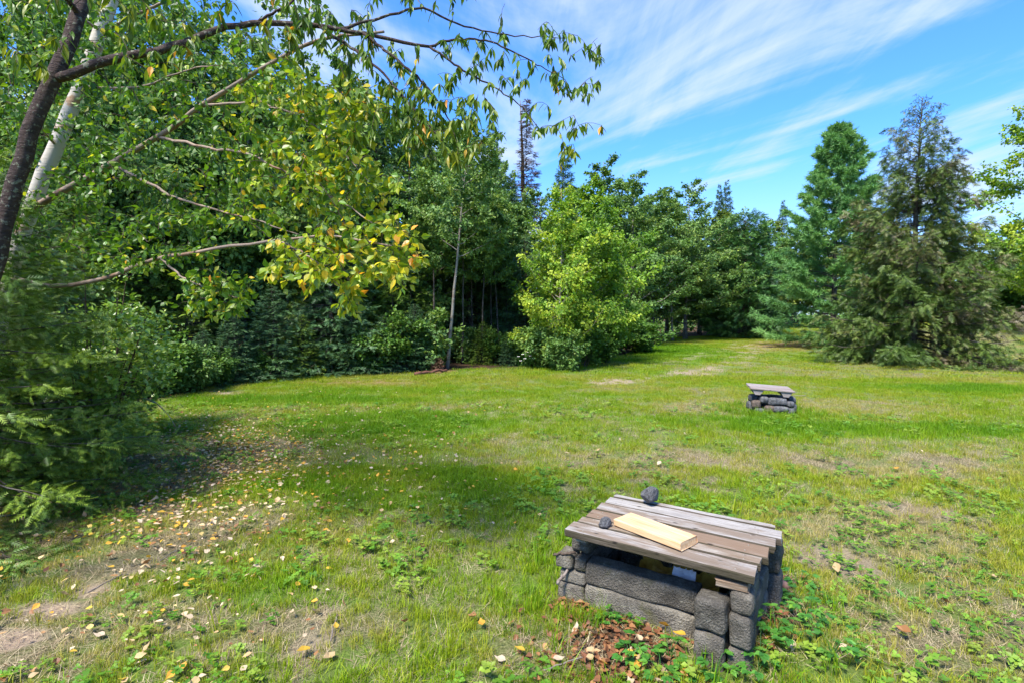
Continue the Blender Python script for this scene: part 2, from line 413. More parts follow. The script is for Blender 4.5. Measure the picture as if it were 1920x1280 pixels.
# ------------------------------------------------------------------ terrain and lawn map
_a = gp(1095, 1130); PIT_O = np.array((_a[0], _a[1])); PIT_U = np.array((.832, -.555)); PIT_V = np.array((.555, .832))
HEAP = PIT_O + PIT_U * .98 + PIT_V * .22
def hgt(x, y):
    x = np.asarray(x, float); y = np.asarray(y, float)
    z = 1.05 * sstep(14.5, 26, x) * sstep(13, 25, y)
    z = z + (fbm(x * .35, y * .35, 2) - .5) * .10 * sstep(4.5, 10, y) + (fbm(x * 1.3, y * 1.3, 5) - .5) * .03
    z = z + .10 * np.exp(-((x - HEAP[0]) ** 2 + (y - HEAP[1]) ** 2) / .05)      # soil heaped against the pit
    return z
def H(x, y): return float(hgt(x, y))
EY = [-30, 0, 4, 6, 7.5, 9, 10.5, 12.5, 13.7, 15.2, 17, 20, 23, 30, 36, 38, 60]
EX = [-5, -4.0, -4.0, -4.5, -5.1, -6.2, -6.4, -5.6, -2.5, -.2, 2.4, 4.2, 5.3, 8.6, 11, 15, 60]
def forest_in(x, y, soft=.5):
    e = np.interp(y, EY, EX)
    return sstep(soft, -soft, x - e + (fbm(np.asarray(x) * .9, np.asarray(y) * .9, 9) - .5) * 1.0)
def blobs(lst, x, y, s):
    out = np.zeros_like(x)
    wob = (fbm(x * 3.0, y * 3.0, s) - .5) * 1.1
    for (px, py, rx, ry, w) in lst:
        c = gp(px, py); d = c[1]
        a = rx * d / F; b = max(.05, (gp(px, max(py - ry, 600))[1] - gp(px, py + ry)[1]) / 2)
        q = np.sqrt(((x - c[0]) / a) ** 2 + ((y - c[1]) / b) ** 2) + wob
        out = np.maximum(out, w * sstep(1.15, .55, q))
    return out
SOIL = [(30, 1190, 80, 26, 1), (105, 1140, 75, 24, 1), (175, 1103, 45, 14, .9), (250, 1070, 40, 12, .5),
        (580, 1215, 75, 60, .55), (610, 1150, 35, 25, .5), (1560, 1045, 90, 30, .55), (1720, 955, 70, 20, .5), (1830, 985, 60, 18, .35),
        (1145, 714, 58, 6, .7), (1290, 698, 50, 5, .7), (1330, 690, 30, 4, .7), (1370, 676, 30, 5, .45), (1400, 660, 30, 5, .5), (1420, 648, 30, 4, .45),
        (1200, 880, 120, 12, .3), (1350, 870, 90, 12, .25), (420, 735, 45, 3, .7), (1860, 850, 60, 8, .35), (380, 1230, 60, 30, .4), (300, 900, 160, 40, .25)]
for _ln, _w, _ry in (([(1200, 711), (1290, 698), (1370, 676), (1420, 655), (1480, 641)], .46, 3.2), ([(1240, 684), (1330, 660), (1400, 646), (1470, 638)], .36, 2.6)):
    for _t in np.linspace(0, len(_ln) - 1, 22):
        SOIL.append((float(np.interp(_t, range(len(_ln)), [q[0] for q in _ln])), float(np.interp(_t, range(len(_ln)), [q[1] for q in _ln])), 20, _ry, _w))
LITTER = [(1150, 1215, 120, 75, 1), (1060, 1130, 40, 25, .6), (1440, 1140, 45, 60, .95), (1480, 1090, 40, 22, .8), (60, 920, 120, 25, .9), (40, 1010, 110, 25, .5)]
NEEDL = [(1520, 648, 90, 9, .8), (1620, 662, 60, 8, .5), (820, 697, 40, 6, .7), (650, 715, 150, 5, .45)]
DRY = [(350, 860, 260, 60, 1.0), (230, 1000, 260, 80, 1.0), (1250, 870, 260, 32, .62), (1650, 870, 330, 26, .72), (1500, 760, 330, 14, .5), (1560, 690, 300, 16, .62), (1850, 660, 200, 26, .8),
       (700, 760, 500, 10, .25), (1150, 730, 300, 8, .45), (1700, 1000, 260, 70, .55), (600, 1180, 200, 60, .55), (900, 1200, 260, 60, .35), (1750, 1160, 260, 100, .42), (150, 1180, 240, 90, 1.0), (1530, 655, 110, 14, .62)]
LUSH = [(520, 750, 330, 12, 1), (800, 795, 260, 26, .8), (1200, 655, 150, 20, 1), (1650, 808, 330, 18, 1), (1450, 800, 130, 18, 1), (1830, 725, 150, 10, 1), (760, 900, 330, 45, .9), (500, 1090, 130, 50, .7), (800, 730, 300, 8, .6), (1080, 980, 60, 50, .6)]
def lawn(x, y):
    x = np.asarray(x, float); y = np.asarray(y, float)
    fo = forest_in(x, y)
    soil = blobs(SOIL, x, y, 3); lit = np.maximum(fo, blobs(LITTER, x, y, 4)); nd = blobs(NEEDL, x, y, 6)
    dr = blobs(DRY, x, y, 7); lu = blobs(LUSH, x, y, 8)
    dry = .49 + (fbm(x * .8, y * .8, 12) - .5) * .75 + (fbm(x * 4, y * 4, 13) - .5) * .30 + .42 * dr - .34 * lu
    dry = np.clip(dry, 0, 1)
    patch = sstep(.46, .62, fbm(x * 2.2, y * 2.2, 21)) * (1 - lu) * (.30 + .5 * dr)
    cover = np.clip(1 - np.maximum(np.maximum(soil * 1.05, lit * .97), np.maximum(nd * .75, patch)), 0, 1)
    return soil, lit, nd, dry, cover

def axis(a, b, fine0, fine1, step, grow=1.16):
    c = list(np.arange(fine0, fine1 + step * .5, step)); s = step; v = c[-1]
    while v < b: s = min(s * grow, 40); v += s; c.append(v)
    s = step; v = c[0]; pre = []
    while v > a: s = min(s * grow, 40); v -= s; pre.append(v)
    return np.array(pre[::-1] + c)
gx = np.unique(np.round(np.concatenate([axis(-500, 500, -6, 5, .055, 1.045)]), 4))
gy = axis(-60, 700, 1.6, 8.0, .055, 1.035)
X, Y = np.meshgrid(gx, gy)
xs, ys = X.ravel(), Y.ravel()
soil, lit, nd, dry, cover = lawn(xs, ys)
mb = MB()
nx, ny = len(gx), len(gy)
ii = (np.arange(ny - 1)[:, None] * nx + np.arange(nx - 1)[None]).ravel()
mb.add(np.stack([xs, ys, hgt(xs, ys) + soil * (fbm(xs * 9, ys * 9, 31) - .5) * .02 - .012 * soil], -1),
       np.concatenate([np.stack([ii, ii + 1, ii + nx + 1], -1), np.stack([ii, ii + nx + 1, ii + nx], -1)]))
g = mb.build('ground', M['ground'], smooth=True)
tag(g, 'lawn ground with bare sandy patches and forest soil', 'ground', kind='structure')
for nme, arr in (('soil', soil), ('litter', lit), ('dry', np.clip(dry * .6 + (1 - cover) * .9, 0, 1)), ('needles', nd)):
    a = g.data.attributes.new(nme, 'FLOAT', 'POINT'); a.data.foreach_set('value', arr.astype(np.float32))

# ------------------------------------------------------------------ grass (stuff, instanced tufts)
def proto_collection(name, meshes):
    c = bpy.data.collections.new(name)
    for i, me in enumerate(meshes):
        o = bpy.data.objects.new('%s_%d' % (name, i), me); c.objects.link(o)
    return c
def scatter_points(name, pts, rot, scl, dryv, nvar, coll):
    me = bpy.data.meshes.new(name); me.vertices.add(len(pts)); me.vertices.foreach_set('co', pts.astype(np.float32).ravel())
    a = me.attributes.new('rot', 'FLOAT_VECTOR', 'POINT'); a.data.foreach_set('vector', rot.astype(np.float32).ravel())
    a = me.attributes.new('scl', 'FLOAT', 'POINT'); a.data.foreach_set('value', scl.astype(np.float32))
    a = me.attributes.new('dry', 'FLOAT', 'POINT'); a.data.foreach_set('value', dryv.astype(np.float32))
    a = me.attributes.new('idx', 'INT', 'POINT'); a.data.foreach_set('value', rng.integers(0, nvar, len(pts)).astype(np.int32))
    o = link(name, me)
    ng = bpy.data.node_groups.new(name + '_scatter', 'GeometryNodeTree')
    ng.interface.new_socket('Geometry', in_out='INPUT', socket_type='NodeSocketGeometry')
    ng.interface.new_socket('Geometry', in_out='OUTPUT', socket_type='NodeSocketGeometry')
    gi = ng.nodes.new('NodeGroupInput'); go = ng.nodes.new('NodeGroupOutput')
    ci = ng.nodes.new('GeometryNodeCollectionInfo'); ci.inputs['Collection'].default_value = coll
    ci.inputs['Separate Children'].default_value = True; ci.inputs['Reset Children'].default_value = True
    ip = ng.nodes.new('GeometryNodeInstanceOnPoints'); ip.inputs['Pick Instance'].default_value = True
    def na(nm, dt):
        n = ng.nodes.new('GeometryNodeInputNamedAttribute'); n.data_type = dt; n.inputs['Name'].default_value = nm; return n.outputs['Attribute']
    e2r = ng.nodes.new('FunctionNodeEulerToRotation')
    L = ng.links.new
    L(gi.outputs[0], ip.inputs['Points']); L(ci.outputs[0], ip.inputs['Instance'])
    L(na('idx', 'INT'), ip.inputs['Instance Index']); L(na('rot', 'FLOAT_VECTOR'), e2r.inputs[0])
    L(e2r.outputs[0], ip.inputs['Rotation']); L(na('scl', 'FLOAT'), ip.inputs['Scale']); L(ip.outputs[0], go.inputs[0])
    md = o.modifiers.new('scatter', 'NODES'); md.node_group = ng
    return o
def tuft(n, rad, h0, h1, w, lean, seed, seg=2, mat='grass', flat=False):
    r = np.random.default_rng(seed); m = MB()
    for k in range(n):
        a = r.uniform(0, 2 * PI); q = rad * math.sqrt(r.uniform()); b = np.array((q * math.cos(a), q * math.sin(a), -.004))
        hh = r.uniform(h0, h1); d = r.uniform(0, 2 * PI); ln = abs(r.normal(0, lean)) * hh
        o = np.array((math.cos(d), math.sin(d), 0)) * ln; s = np.array((-math.sin(d), math.cos(d), 0)) * w * r.uniform(.6, 1.3) / 2
        up = np.array((0, 0, hh))
        if flat: o = np.array((math.cos(d), math.sin(d), 0)) * hh; up = np.array((0, 0, r.uniform(.005, .03)))
        if seg == 1: m.add([b - s, b + s, b + o + up], [(0, 1, 2)])
        else:
            mid = b + o * .35 + up * .6
            m.add([b - s, b + s, mid + s * .8, mid - s * .8, b + o + up * .97], [(0, 1, 2), (0, 2, 3), (3, 2, 4)])
    return m.mesh('tuft', M[mat])
near_c = proto_collection('short_grass_tuft', [tuft(38, .055, .022, .060, .0030, .55, i) for i in range(5)])
mid_c = proto_collection('lawn_grass_tuft', [tuft(46, .11, .028, .070, .0055, .5, 20 + i, 1) for i in range(5)])
far_c = proto_collection('far_grass_tuft', [tuft(60, .26, .035, .080, .012, .45, 40 + i, 1) for i in range(4)])
tall_c = proto_collection('tall_grass_tuft', [tuft(16, .035, .06, .15, .0035, .6, 60 + i) for i in range(4)])
straw_c = proto_collection('straw_tuft', [tuft(20, .06, .02, .08, .0022, .3, 80 + i, 1, 'straw', True) for i in range(4)])
def pit_free(x, y):
    dx, dy = x - PIT_O[0], y - PIT_O[1]
    u = dx * PIT_U[0] + dy * PIT_U[1]; v = dx * PIT_V[0] + dy * PIT_V[1]
    inside = (u > -.17) & (u < .83) & (v > -.02) & (v < .6)
    col = (u > .57) & (u < .84) & (v > -.2) & (v < .05)
    p2 = (np.abs(x - PIT2[0]) < .30) & (np.abs(y - PIT2[1]) < .24)
    return ~(inside | col | p2)
_b = gp(1457, 775); PIT2 = np.array((_b[0], _b[1] + .22))
def region(d0, d1, dens):
    n = int(dens * (1.15 * (d1 * d1 - d0 * d0) + 5.0 * (d1 - d0)))
    y = rng.uniform(d0, d1, n * 4); wd = 1.15 * y + 2.5
    y = y[rng.uniform(size=len(y)) < wd / (1.15 * d1 + 2.5)][:n]
    return rng.uniform(-1, 1, len(y)) * (1.15 * y + 2.5), y
def do_grass(name, label, d0, d1, dens, coll, nvar, s0, s1, power=1.0, lushboost=.35, fade=0.0):
    x, y = region(d0, d1, dens)
    _, _, _, dr, cov = lawn(x, y)
    p = cov ** power * (.55 + .45 * (1 - dr))
    k = (rng.uniform(size=len(x)) < p) & pit_free(x, y)
    x, y, dr, cov = x[k], y[k], dr[k], cov[k]
    pts = np.stack([x, y, hgt(x, y)], -1)
    rot = np.stack([rng.normal(0, .10, len(x)), rng.normal(0, .10, len(x)), rng.uniform(0, 6.28, len(x))], -1)
    scl = rng.uniform(s0, s1, len(x)) * (.72 + lushboost * (1 - dr)) * (.65 + .35 * cov)
    dv = np.clip(dr + rng.normal(0, .09, len(x)), 0, 1)
    return tag(scatter_points(name, pts, rot, scl, dv, nvar, coll), label, 'grass', kind='stuff')
do_grass('foreground_grass', 'short patchy green grass around the covered fire pit', 0.5, 5.2, 420, near_c, 5, .75, 1.3)
do_grass('lawn_grass', 'mown green lawn grass in the middle of the clearing', 4.6, 13, 150, mid_c, 5, .8, 1.25)
do_grass('far_lawn_grass', 'bright mown grass running back to the tree line', 12, 48, 26, far_c, 4, .8, 1.2)
x, y = region(1.2, 9, 14); _, li, _, dr, cov = lawn(x, y)
k = (rng.uniform(size=len(x)) < (1 - dr) * .8 * (cov > .3)) & pit_free(x, y)
x, y, dr = x[k], y[k], dr[k]
# longer grass left standing where the mower cannot reach: round both fire pits
for c, rr, n in ((PIT_O + PIT_U * .33 + PIT_V * .25, .72, 170), (PIT2, .62, 260)):
    a = rng.uniform(0, 6.28, n); q = rr * np.sqrt(rng.uniform(.25, 1.5, n)); xx, yy = c[0] + q * np.cos(a), c[1] + q * np.sin(a)
    lm = lawn(xx, yy); kk = pit_free(xx, yy) & (lm[1] < .5)
    x = np.concatenate([x, xx[kk]]); y = np.concatenate([y, yy[kk]]); dr = np.concatenate([dr, rng.uniform(0, .35, kk.sum())])
tag(scatter_points('long_grass', np.stack([x, y, hgt(x, y)], -1), np.stack([rng.normal(0, .15, len(x)), rng.normal(0, .15, len(x)), rng.uniform(0, 6.28, len(x))], -1),
    rng.uniform(.5, 1.15, len(x)), np.clip(dr * .8, 0, 1), 4, tall_c), 'scattered longer grass blades, thickest round the fire pits', 'grass', kind='stuff')
x, y = region(1.2, 9.5, 230); so_, li, _, dr, cov = lawn(x, y)
k = (rng.uniform(size=len(x)) < np.clip(dr * .75 + (1 - cov) * .6 - so_ * .45, 0, 1)) & pit_free(x, y)
x, y = x[k], y[k]
tag(scatter_points('dry_thatch', np.stack([x, y, hgt(x, y) + .004], -1), np.stack([0 * x, 0 * x, rng.uniform(0, 6.28, len(x))], -1),
    rng.uniform(.7, 1.5, len(x)), rng.uniform(0, 1, len(x)), 4, straw_c), 'pale dead grass thatch lying flat in the thin lawn', 'dead grass', kind='stuff')
def clover_mesh(seed):
    r = np.random.default_rng(seed); m = MB()
    for k in range(9):
        a = r.uniform(0, 6.28); q = .05 * math.sqrt(r.uniform()); b = np.array((q * math.cos(a), q * math.sin(a), 0)); hh = r.uniform(.015, .045)
        d0 = r.uniform(0, 6.28); s = r.uniform(.012, .022)
        for j in range(3):
            d = d0 + j * 2.09
            yd = np.array([(math.cos(d), math.sin(d), r.uniform(-.2, .4))])
            m.scatter(L_DIAM, np.array([b + (0, 0, hh)]), yd, np.array([(0., 0, 1)]), np.array([[s * 1.35, s, s]]), 0)
    return m.mesh('clover', M['clover'])
clover_c = proto_collection('clover_clump', [clover_mesh(i) for i in range(5)])
x, y = region(1.2, 9, 85); so_, li, _, dr, cov = lawn(x, y)
cm = sstep(.45, .62, fbm(x * 1.1, y * 1.1, 41)) + .9 * sstep(.3, 1.5, x) * sstep(6, 3.2, y)
leftw = sstep(-2.2, -3.4, x) * sstep(3, 4.2, y)
k = (rng.uniform(size=len(x)) < np.clip(cm * .6, 0, .85) * (cov > .2) * (so_ < .6) + leftw * .8) & pit_free(x, y)
x, y, dr = x[k], y[k], dr[k]
tag(scatter_points('clover_cover', np.stack([x, y, hgt(x, y)], -1), np.stack([rng.normal(0, .2, len(x)), rng.normal(0, .2, len(x)), rng.uniform(0, 6.28, len(x))], -1),
    rng.uniform(.6, 1.5, len(x)), np.clip(rng.uniform(0, 1, len(x)) * .8 + .1, 0, 1), 5, clover_c), 'low clover and small weeds mixed through the near lawn', 'clover', kind='stuff')

# ------------------------------------------------------------------ hard things
def block_mesh(name, d, mat, seed, rnd=.02, amp=.008, cuts=5, freq=14):
    bm = bmesh.new(); bmesh.ops.create_cube(bm, size=1.0)
    bmesh.ops.subdivide_edges(bm, edges=bm.edges[:], cuts=cuts, use_grid_fill=True)
    h = Vector(d) / 2; rnd = min(rnd, min(h) * .8)
    for v in bm.verts:
        p = Vector((v.co.x * d[0], v.co.y * d[1], v.co.z * d[2]))
        q = Vector([max(-(h[i] - rnd), min(h[i] - rnd, p[i])) for i in range(3)])
        e = p - q
        p = q + e.normalized() * rnd if e.length > 1e-6 else p
        n = e.normalized() if e.length > 1e-6 else p.normalized()
        s = Vector((seed * 3.7, seed * 1.3, seed * .7))
        p += n * amp * (mnoise.noise(p * freq + s) * 1.3 + .6 * mnoise.noise(p * freq * 3 + s))
        p.x += mnoise.noise(p * 4 + s) * amp * .8; p.z += mnoise.noise(p * 4 - s) * amp * .8
        v.co = p
    for f in bm.faces: f.smooth = True
    me = bpy.data.meshes.new(name); bm.to_mesh(me); bm.free(); me.materials.append(mat); return me
def rock_mesh(name, d, mat, seed, amp=.25, sub=3, facet=7):
    bm = bmesh.new(); bmesh.ops.create_icosphere(bm, subdivisions=sub, radius=1.0)
    r = random.Random(seed)
    pl = [(Vector((r.gauss(0, 1), r.gauss(0, 1), r.gauss(0, 1))).normalized(), r.uniform(.62, .9)) for _ in range(facet + 4)]
    for v in bm.verts:
        p = v.co.copy()
        for n, c in pl:
            k = p.dot(n)
            if k > c: p -= n * (k - c)
        p *= 1 + amp * .35 * mnoise.noise(p * 2.5 + Vector((seed, 0, 0))) + .05 * mnoise.noise(p * 9 + Vector((seed, 3, 0)))
        v.co = Vector((p.x * d[0], p.y * d[1], p.z * d[2])) * .58
    me = bpy.data.meshes.new(name); bm.to_mesh(me); bm.free(); me.materials.append(mat); return me
def plank_mesh(name, L, Wd, T, mat, seed, wob=.004, skew=0.0, edge=None):
    r = random.Random(seed); bm = bmesh.new(); nseg = 14; rings = []
    ch = .005
    prof = [(-Wd/2 + ch, -T/2), (Wd/2 - ch, -T/2), (Wd/2, -T/2 + ch), (Wd/2, T/2 - ch), (Wd/2 - ch, T/2), (-Wd/2 + ch, T/2), (-Wd/2, T/2 - ch), (-Wd/2, -T/2 + ch)]
    for i in range(nseg + 1):
        x = -L/2 + L * i / nseg; ring = []
        for j, (yy, zz_) in enumerate(prof):
            s = 1 if yy > 0 else -1
            e = wob * mnoise.noise(Vector((x * 7, s * 3.1, seed * 5.3)))
            xe = (r.uniform(-.004, .004) if i in (0, nseg) else 0) + (skew * yy if i in (0, nseg) else 0)
            ring.append(bm.verts.new((x + xe, yy + e, zz_ + .5 * wob * mnoise.noise(Vector((x * 4, yy * 9, seed * 2.1))))))
        rings.append(ring)
    for a, b in zip(rings, rings[1:]):
        for j in range(8): bm.faces.new((a[j], a[(j + 1) % 8], b[(j + 1) % 8], b[j]))
    bm.faces.new(rings[0][::-1]); bm.faces.new(rings[-1])
    bmesh.ops.recalc_face_normals(bm, faces=bm.faces[:]); bm.normal_update()
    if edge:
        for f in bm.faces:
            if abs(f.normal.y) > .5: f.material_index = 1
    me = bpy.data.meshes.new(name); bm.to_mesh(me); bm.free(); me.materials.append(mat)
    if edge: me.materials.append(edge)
    return me

PROT = math.atan2(PIT_U[1], PIT_U[0])
def pw(u, v): return PIT_O + PIT_U * u + PIT_V * v
pit = empty('fire_pit', (PIT_O[0], PIT_O[1], 0), PROT)
tag(pit, 'square dry-stacked fire pit of rough grey concrete blocks under a plank lid', 'fire pit')
BLK = [  # u0,u1,v0,v1,z0,z1
    (.00, .565, .00, .125, -.04, .105), (.005, .57, .002, .12, .107, .222),
    (-.165, -.012, .00, .29, -.04, .075), (-.155, -.008, .01, .27, .078, .150), (-.165, -.075, -.01, .12, .153, .232), (-.07, .0, .015, .25, .153, .228),
    (-.16, -.01, .30, .58, -.04, .11), (-.15, -.01, .29, .57, .112, .232), (-.105, .005, .05, .21, .235, .376), (-.10, .01, .43, .57, .234, .374),
    (.60, .725, -.165, -.035, -.05, .142), (.598, .728, -.163, -.04, .145, .285),
    (.732, .82, -.125, .0, -.05, .095), (.734, .822, -.13, .0, .098, .232), (.735, .82, -.115, -.005, .235, .330),
    (.69, .815, .005, .28, -.04, .12), (.69, .815, .01, .27, .122, .24), (.695, .815, .29, .57, -.04, .12), (.69, .81, .28, .56, .122, .24), (.70, .81, .02, .18, .243, .33),
    (.775, .865, .43, .54, -.04, .20), (.775, .86, .43, .535, .203, .372),
    (.0, .34, .46, .58, -.04, .12), (.35, .68, .46, .58, -.04, .12), (.02, .50, .465, .575, .123, .24), (.51, .685, .465, .575, .123, .24),
    (.575, .69, .0, .12, -.04, .10), (.575, .688, .005, .115, .103, .20)]
for i, (a, b, c, d, e, f) in enumerate(BLK):
    link('block', block_mesh('block', (b - a, d - c, f - e), M['concrete'], i + 1, .016, .006, 7), pit, ((a + b) / 2, (c + d) / 2, (e + f) / 2), (0, 0, random.uniform(-.025, .025)))
# lid
lid = empty('plank_lid', (*pw(.383, .213), .382), PROT)
tag(lid, 'weathered grey plank lid with split boards, a yellow board and two stones on it', 'lid')
v = -.33; LW = [.128, .088, .137, .117, .125, .055]; LL = [.885, .88, .895, .905, .915, .87]; LO = [0, .004, .012, .018, .026, .006]; LM = ['plank', 'plank_b', 'plank_c', 'plank', 'plank', 'plank']
for i, w in enumerate(LW):
    g_ = .008 if i == 0 else .018
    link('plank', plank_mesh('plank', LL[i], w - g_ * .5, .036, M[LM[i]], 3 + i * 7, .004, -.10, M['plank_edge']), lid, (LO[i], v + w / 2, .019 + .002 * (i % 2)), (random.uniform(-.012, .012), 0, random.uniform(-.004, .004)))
    v += w
link('plank', plank_mesh('plank', .10, .05, .03, M['plank'], 77, .003), lid, (.375, v + .012, .012))
for u in (-.37, .37):
    link('batten', plank_mesh('batten', .56, .06, .03, M['plank'], 31 + u, .003), lid, (u, 0, -.016), (0, 0, PI / 2))
for u in (-.36, .37):
    v = -.33
    for w in LW[:5]:
        for s in (.25, .72):
            b = MB(); b.tube([(0, 0, 0), (0, 0, .0025)], [.0035, .0032], 7)
            link('nail', b.mesh('nail', M['wire']), lid, (u + random.uniform(-.012, .012), v + w * s, .0375))
        v += w
LZ = .382 + .039
def onlid(px, py): return gp(px, py, LZ)
a, b = gp(1152, 972, LZ + .04), gp(1275, 1018, LZ + .04)
dr_ = math.atan2(b[1] - a[1], b[0] - a[0]); ux, uy = math.cos(dr_), math.sin(dr_)
lc = (a + b) / 2 + np.array((-uy, ux, 0)) * .07
o = link('lumber_board', plank_mesh('lumber_board', .385, .14, .038, M['lumber'], 5, .0008), None, (lc[0], lc[1], LZ + .0225), (0, 0, dr_))
tag(o, 'short fresh yellow lumber board lying on the weathered plank lid', 'board')
p = onlid(1221, 948); o = link('stone', rock_mesh('stone', (.105, .088, .092), M['rock'], 4, .3), None, (p[0], p[1] + .03, LZ + .050), (.2, .1, .6))
tag(o, 'larger dark grey stone on the back plank of the lid', 'stone')
p = onlid(1136, 990); o = link('stone', rock_mesh('stone', (.070, .056, .048), M['rock'], 9, .3), None, (p[0], p[1] + .02, LZ + .024), (.1, .0, .2))
tag(o, 'small grey stone beside the yellow board on the lid', 'stone')
c = pw(.735, -.055); o = link('wood_shim', plank_mesh('wood_shim', .13, .09, .034, M['plank_c'], 15, .002), None, (c[0], c[1], .348), (0, 0, PROT + .08))
tag(o, 'flat brown wood shim wedged between corner block and lid', 'shim')
def crumple(name, mat, u, v, z, sx, sy, amp, seed, jag=False):
    n = 12; m = MB(); pts = []
    for i in range(n):
        for j in range(n):
            x_, y_ = (i / (n - 1) - .5) * sx, (j / (n - 1) - .5) * sy
            zz_ = amp * (mnoise.noise(Vector((x_ * 12, y_ * 12, seed))) + .6 * abs(mnoise.noise(Vector((x_ * 26, y_ * 26, seed)))))
            if jag and j == n - 1: y_ -= .03 * (i % 3)
            pts.append((x_, y_, zz_))
    q = np.array([(i * n + j) for i in range(n - 1) for j in range(n - 1)])
    m.add(pts, np.concatenate([np.stack([q, q + n, q + n + 1], -1), np.stack([q, q + n + 1, q + 1], -1)]))
    c = pw(u, v); o = m.build(name, mat); o.location = (c[0], c[1], z); o.rotation_euler = (0, 0, PROT)
    sol = o.modifiers.new('thick', 'SOLIDIFY'); sol.thickness = .003
    return o
o = crumple('crumpled_sheet', M['yellow_sheet'], .31, .26, .125, .24, .22, .10, 1.3); o.rotation_euler.x = .25
tag(o, 'crumpled yellow brown sheet inside the fire pit, in the middle', 'packaging')
o = crumple('crumpled_sheet', M['yellow_sheet'], .53, .23, .15, .20, .16, .10, 4.1); o.rotation_euler.x = .4
tag(o, 'crumpled yellow brown sheet inside the pit behind the white paper', 'packaging')
o = crumple('torn_paper', M['paper'], .47, .155, .215, .11, .07, .02, 2.2, True); o.rotation_euler.x = 1.1
tag(o, 'torn pale paper scrap sticking up behind the front block', 'paper')
def stick(name, pts, r0, r1, mat, label, cat='stick', group=None):
    p = np.array(pts, float); base = p[0].copy(); m = MB(); q = []
    t = np.linspace(0, 1, 9)
    cum = np.linspace(0, 1, len(p))
    q = np.stack([np.interp(t, cum, p[:, k]) for k in range(3)], -1); q[1:-1] += rng.normal(0, r0 * .5, (7, 3))
    m.tube(q, np.linspace(r0, r1, 9), 6); o = m.build(name, mat, smooth=True, off=base); o.location = base
    return tag(o, label, cat, group)
c0, c1 = pw(-.17, -.02), pw(-.06, .02)
stick('iron_rod', [(c0[0], c0[1], .226), (c1[0], c1[1], .248)], .008, .008, M['twig'], 'short rusty rod lying across the top left corner block', 'rod')
c0, c1 = pw(-.12, -.07), pw(-.10, .01)
stick('broken_stick', [(c0[0], c0[1], .10), (c1[0], c1[1], .15)], .010, .008, M['dead_wood'], 'short broken stick poking from the gap in the side wall', 'stick')
a, b = gp(1452, 1083, .06), gp(1476, 1103, .05)
stick('wood_stub', [a, b], .026, .022, M['clay'], 'pinkish rounded wood stub on the soil beside the fire pit', 'wood')

# second fire pit
p2 = empty('fire_pit', (PIT2[0], PIT2[1], 0), R(-14))
tag(p2, 'small far fire pit of stacked dark stones standing in long grass', 'fire pit')
S2 = [(-.20, -.19, .03, .14, .12, .10, 1), (-.05, -.20, .07, .15, .12, .10, 1), (.10, -.20, .075, .22, .12, .09, 0), (.235, -.19, .05, .10, .12, .12, 0), (.235, -.19, .155, .10, .12, .10, 0),
      (-.24, -.17, .135, .13, .12, .11, 1), (-.13, -.17, .205, .12, .13, .11, 1), (.06, -.17, .185, .28, .12, .12, 0), (.30, -.02, .07, .12, .2, .13, 0), (.29, -.02, .19, .11, .16, .12, 0),
      (-.25, .05, .07, .13, .24, .13, 0), (-.24, .05, .19, .12, .2, .11, 0), (0, .16, .07, .5, .13, .14, 0), (0, .16, .19, .46, .12, .10, 0), (.27, .14, .10, .14, .13, .2, 0)]
for i, (a, b, c, d, e, f, k) in enumerate(S2):
    link('stone_block', block_mesh('stone_block', (d, e, f), M['brown_rock'] if k and i % 2 else M['rock'], 40 + i, .035, .012, 4, 9), p2, (a, b, c), (0, random.uniform(-.08, .08), random.uniform(-.15, .15)))
l2 = empty('plank_lid', (PIT2[0] - .03, PIT2[1] - .02, .335), R(-14)); l2.rotation_euler = (R(3), R(3.5), R(-14))
tag(l2, 'pale tilted plank lid set on bracket legs over the far fire pit', 'lid')
for j in range(4):
    link('plank', plank_mesh('plank', .62 - .01 * (j % 2), .105, .024, M['plank2'], 60 + j, .003), l2, (0, -.165 + j * .11, .035))
for u in (-.20, .20):
    m = MB()
    for s in (-1, 1):
        pass
    bm = bmesh.new()
    pr = [(-.085, .022), (.085, .022), (.035, -.055), (-.035, -.055)]
    vs = [[bm.verts.new((x_, y_, z_)) for x_, z_ in pr] for y_ in (-.20, .20)]
    for j in range(4): bm.faces.new((vs[0][j], vs[0][(j + 1) % 4], vs[1][(j + 1) % 4], vs[1][j]))
    bm.faces.new(vs[0][::-1]); bm.faces.new(vs[1]); bmesh.ops.recalc_face_normals(bm, faces=bm.faces[:])
    me = bpy.data.meshes.new('bracket'); bm.to_mesh(me); bm.free(); me.materials.append(M['plank2']); link('bracket', me, l2, (u, 0, 0))
stick('wire_rod', [(PIT2[0] + .2, PIT2[1] - .12, .255), (PIT2[0] + .50, PIT2[1] - .10, .262)], .005, .004, M['wire'], 'thin straight rod sticking out of the far fire pit', 'rod')

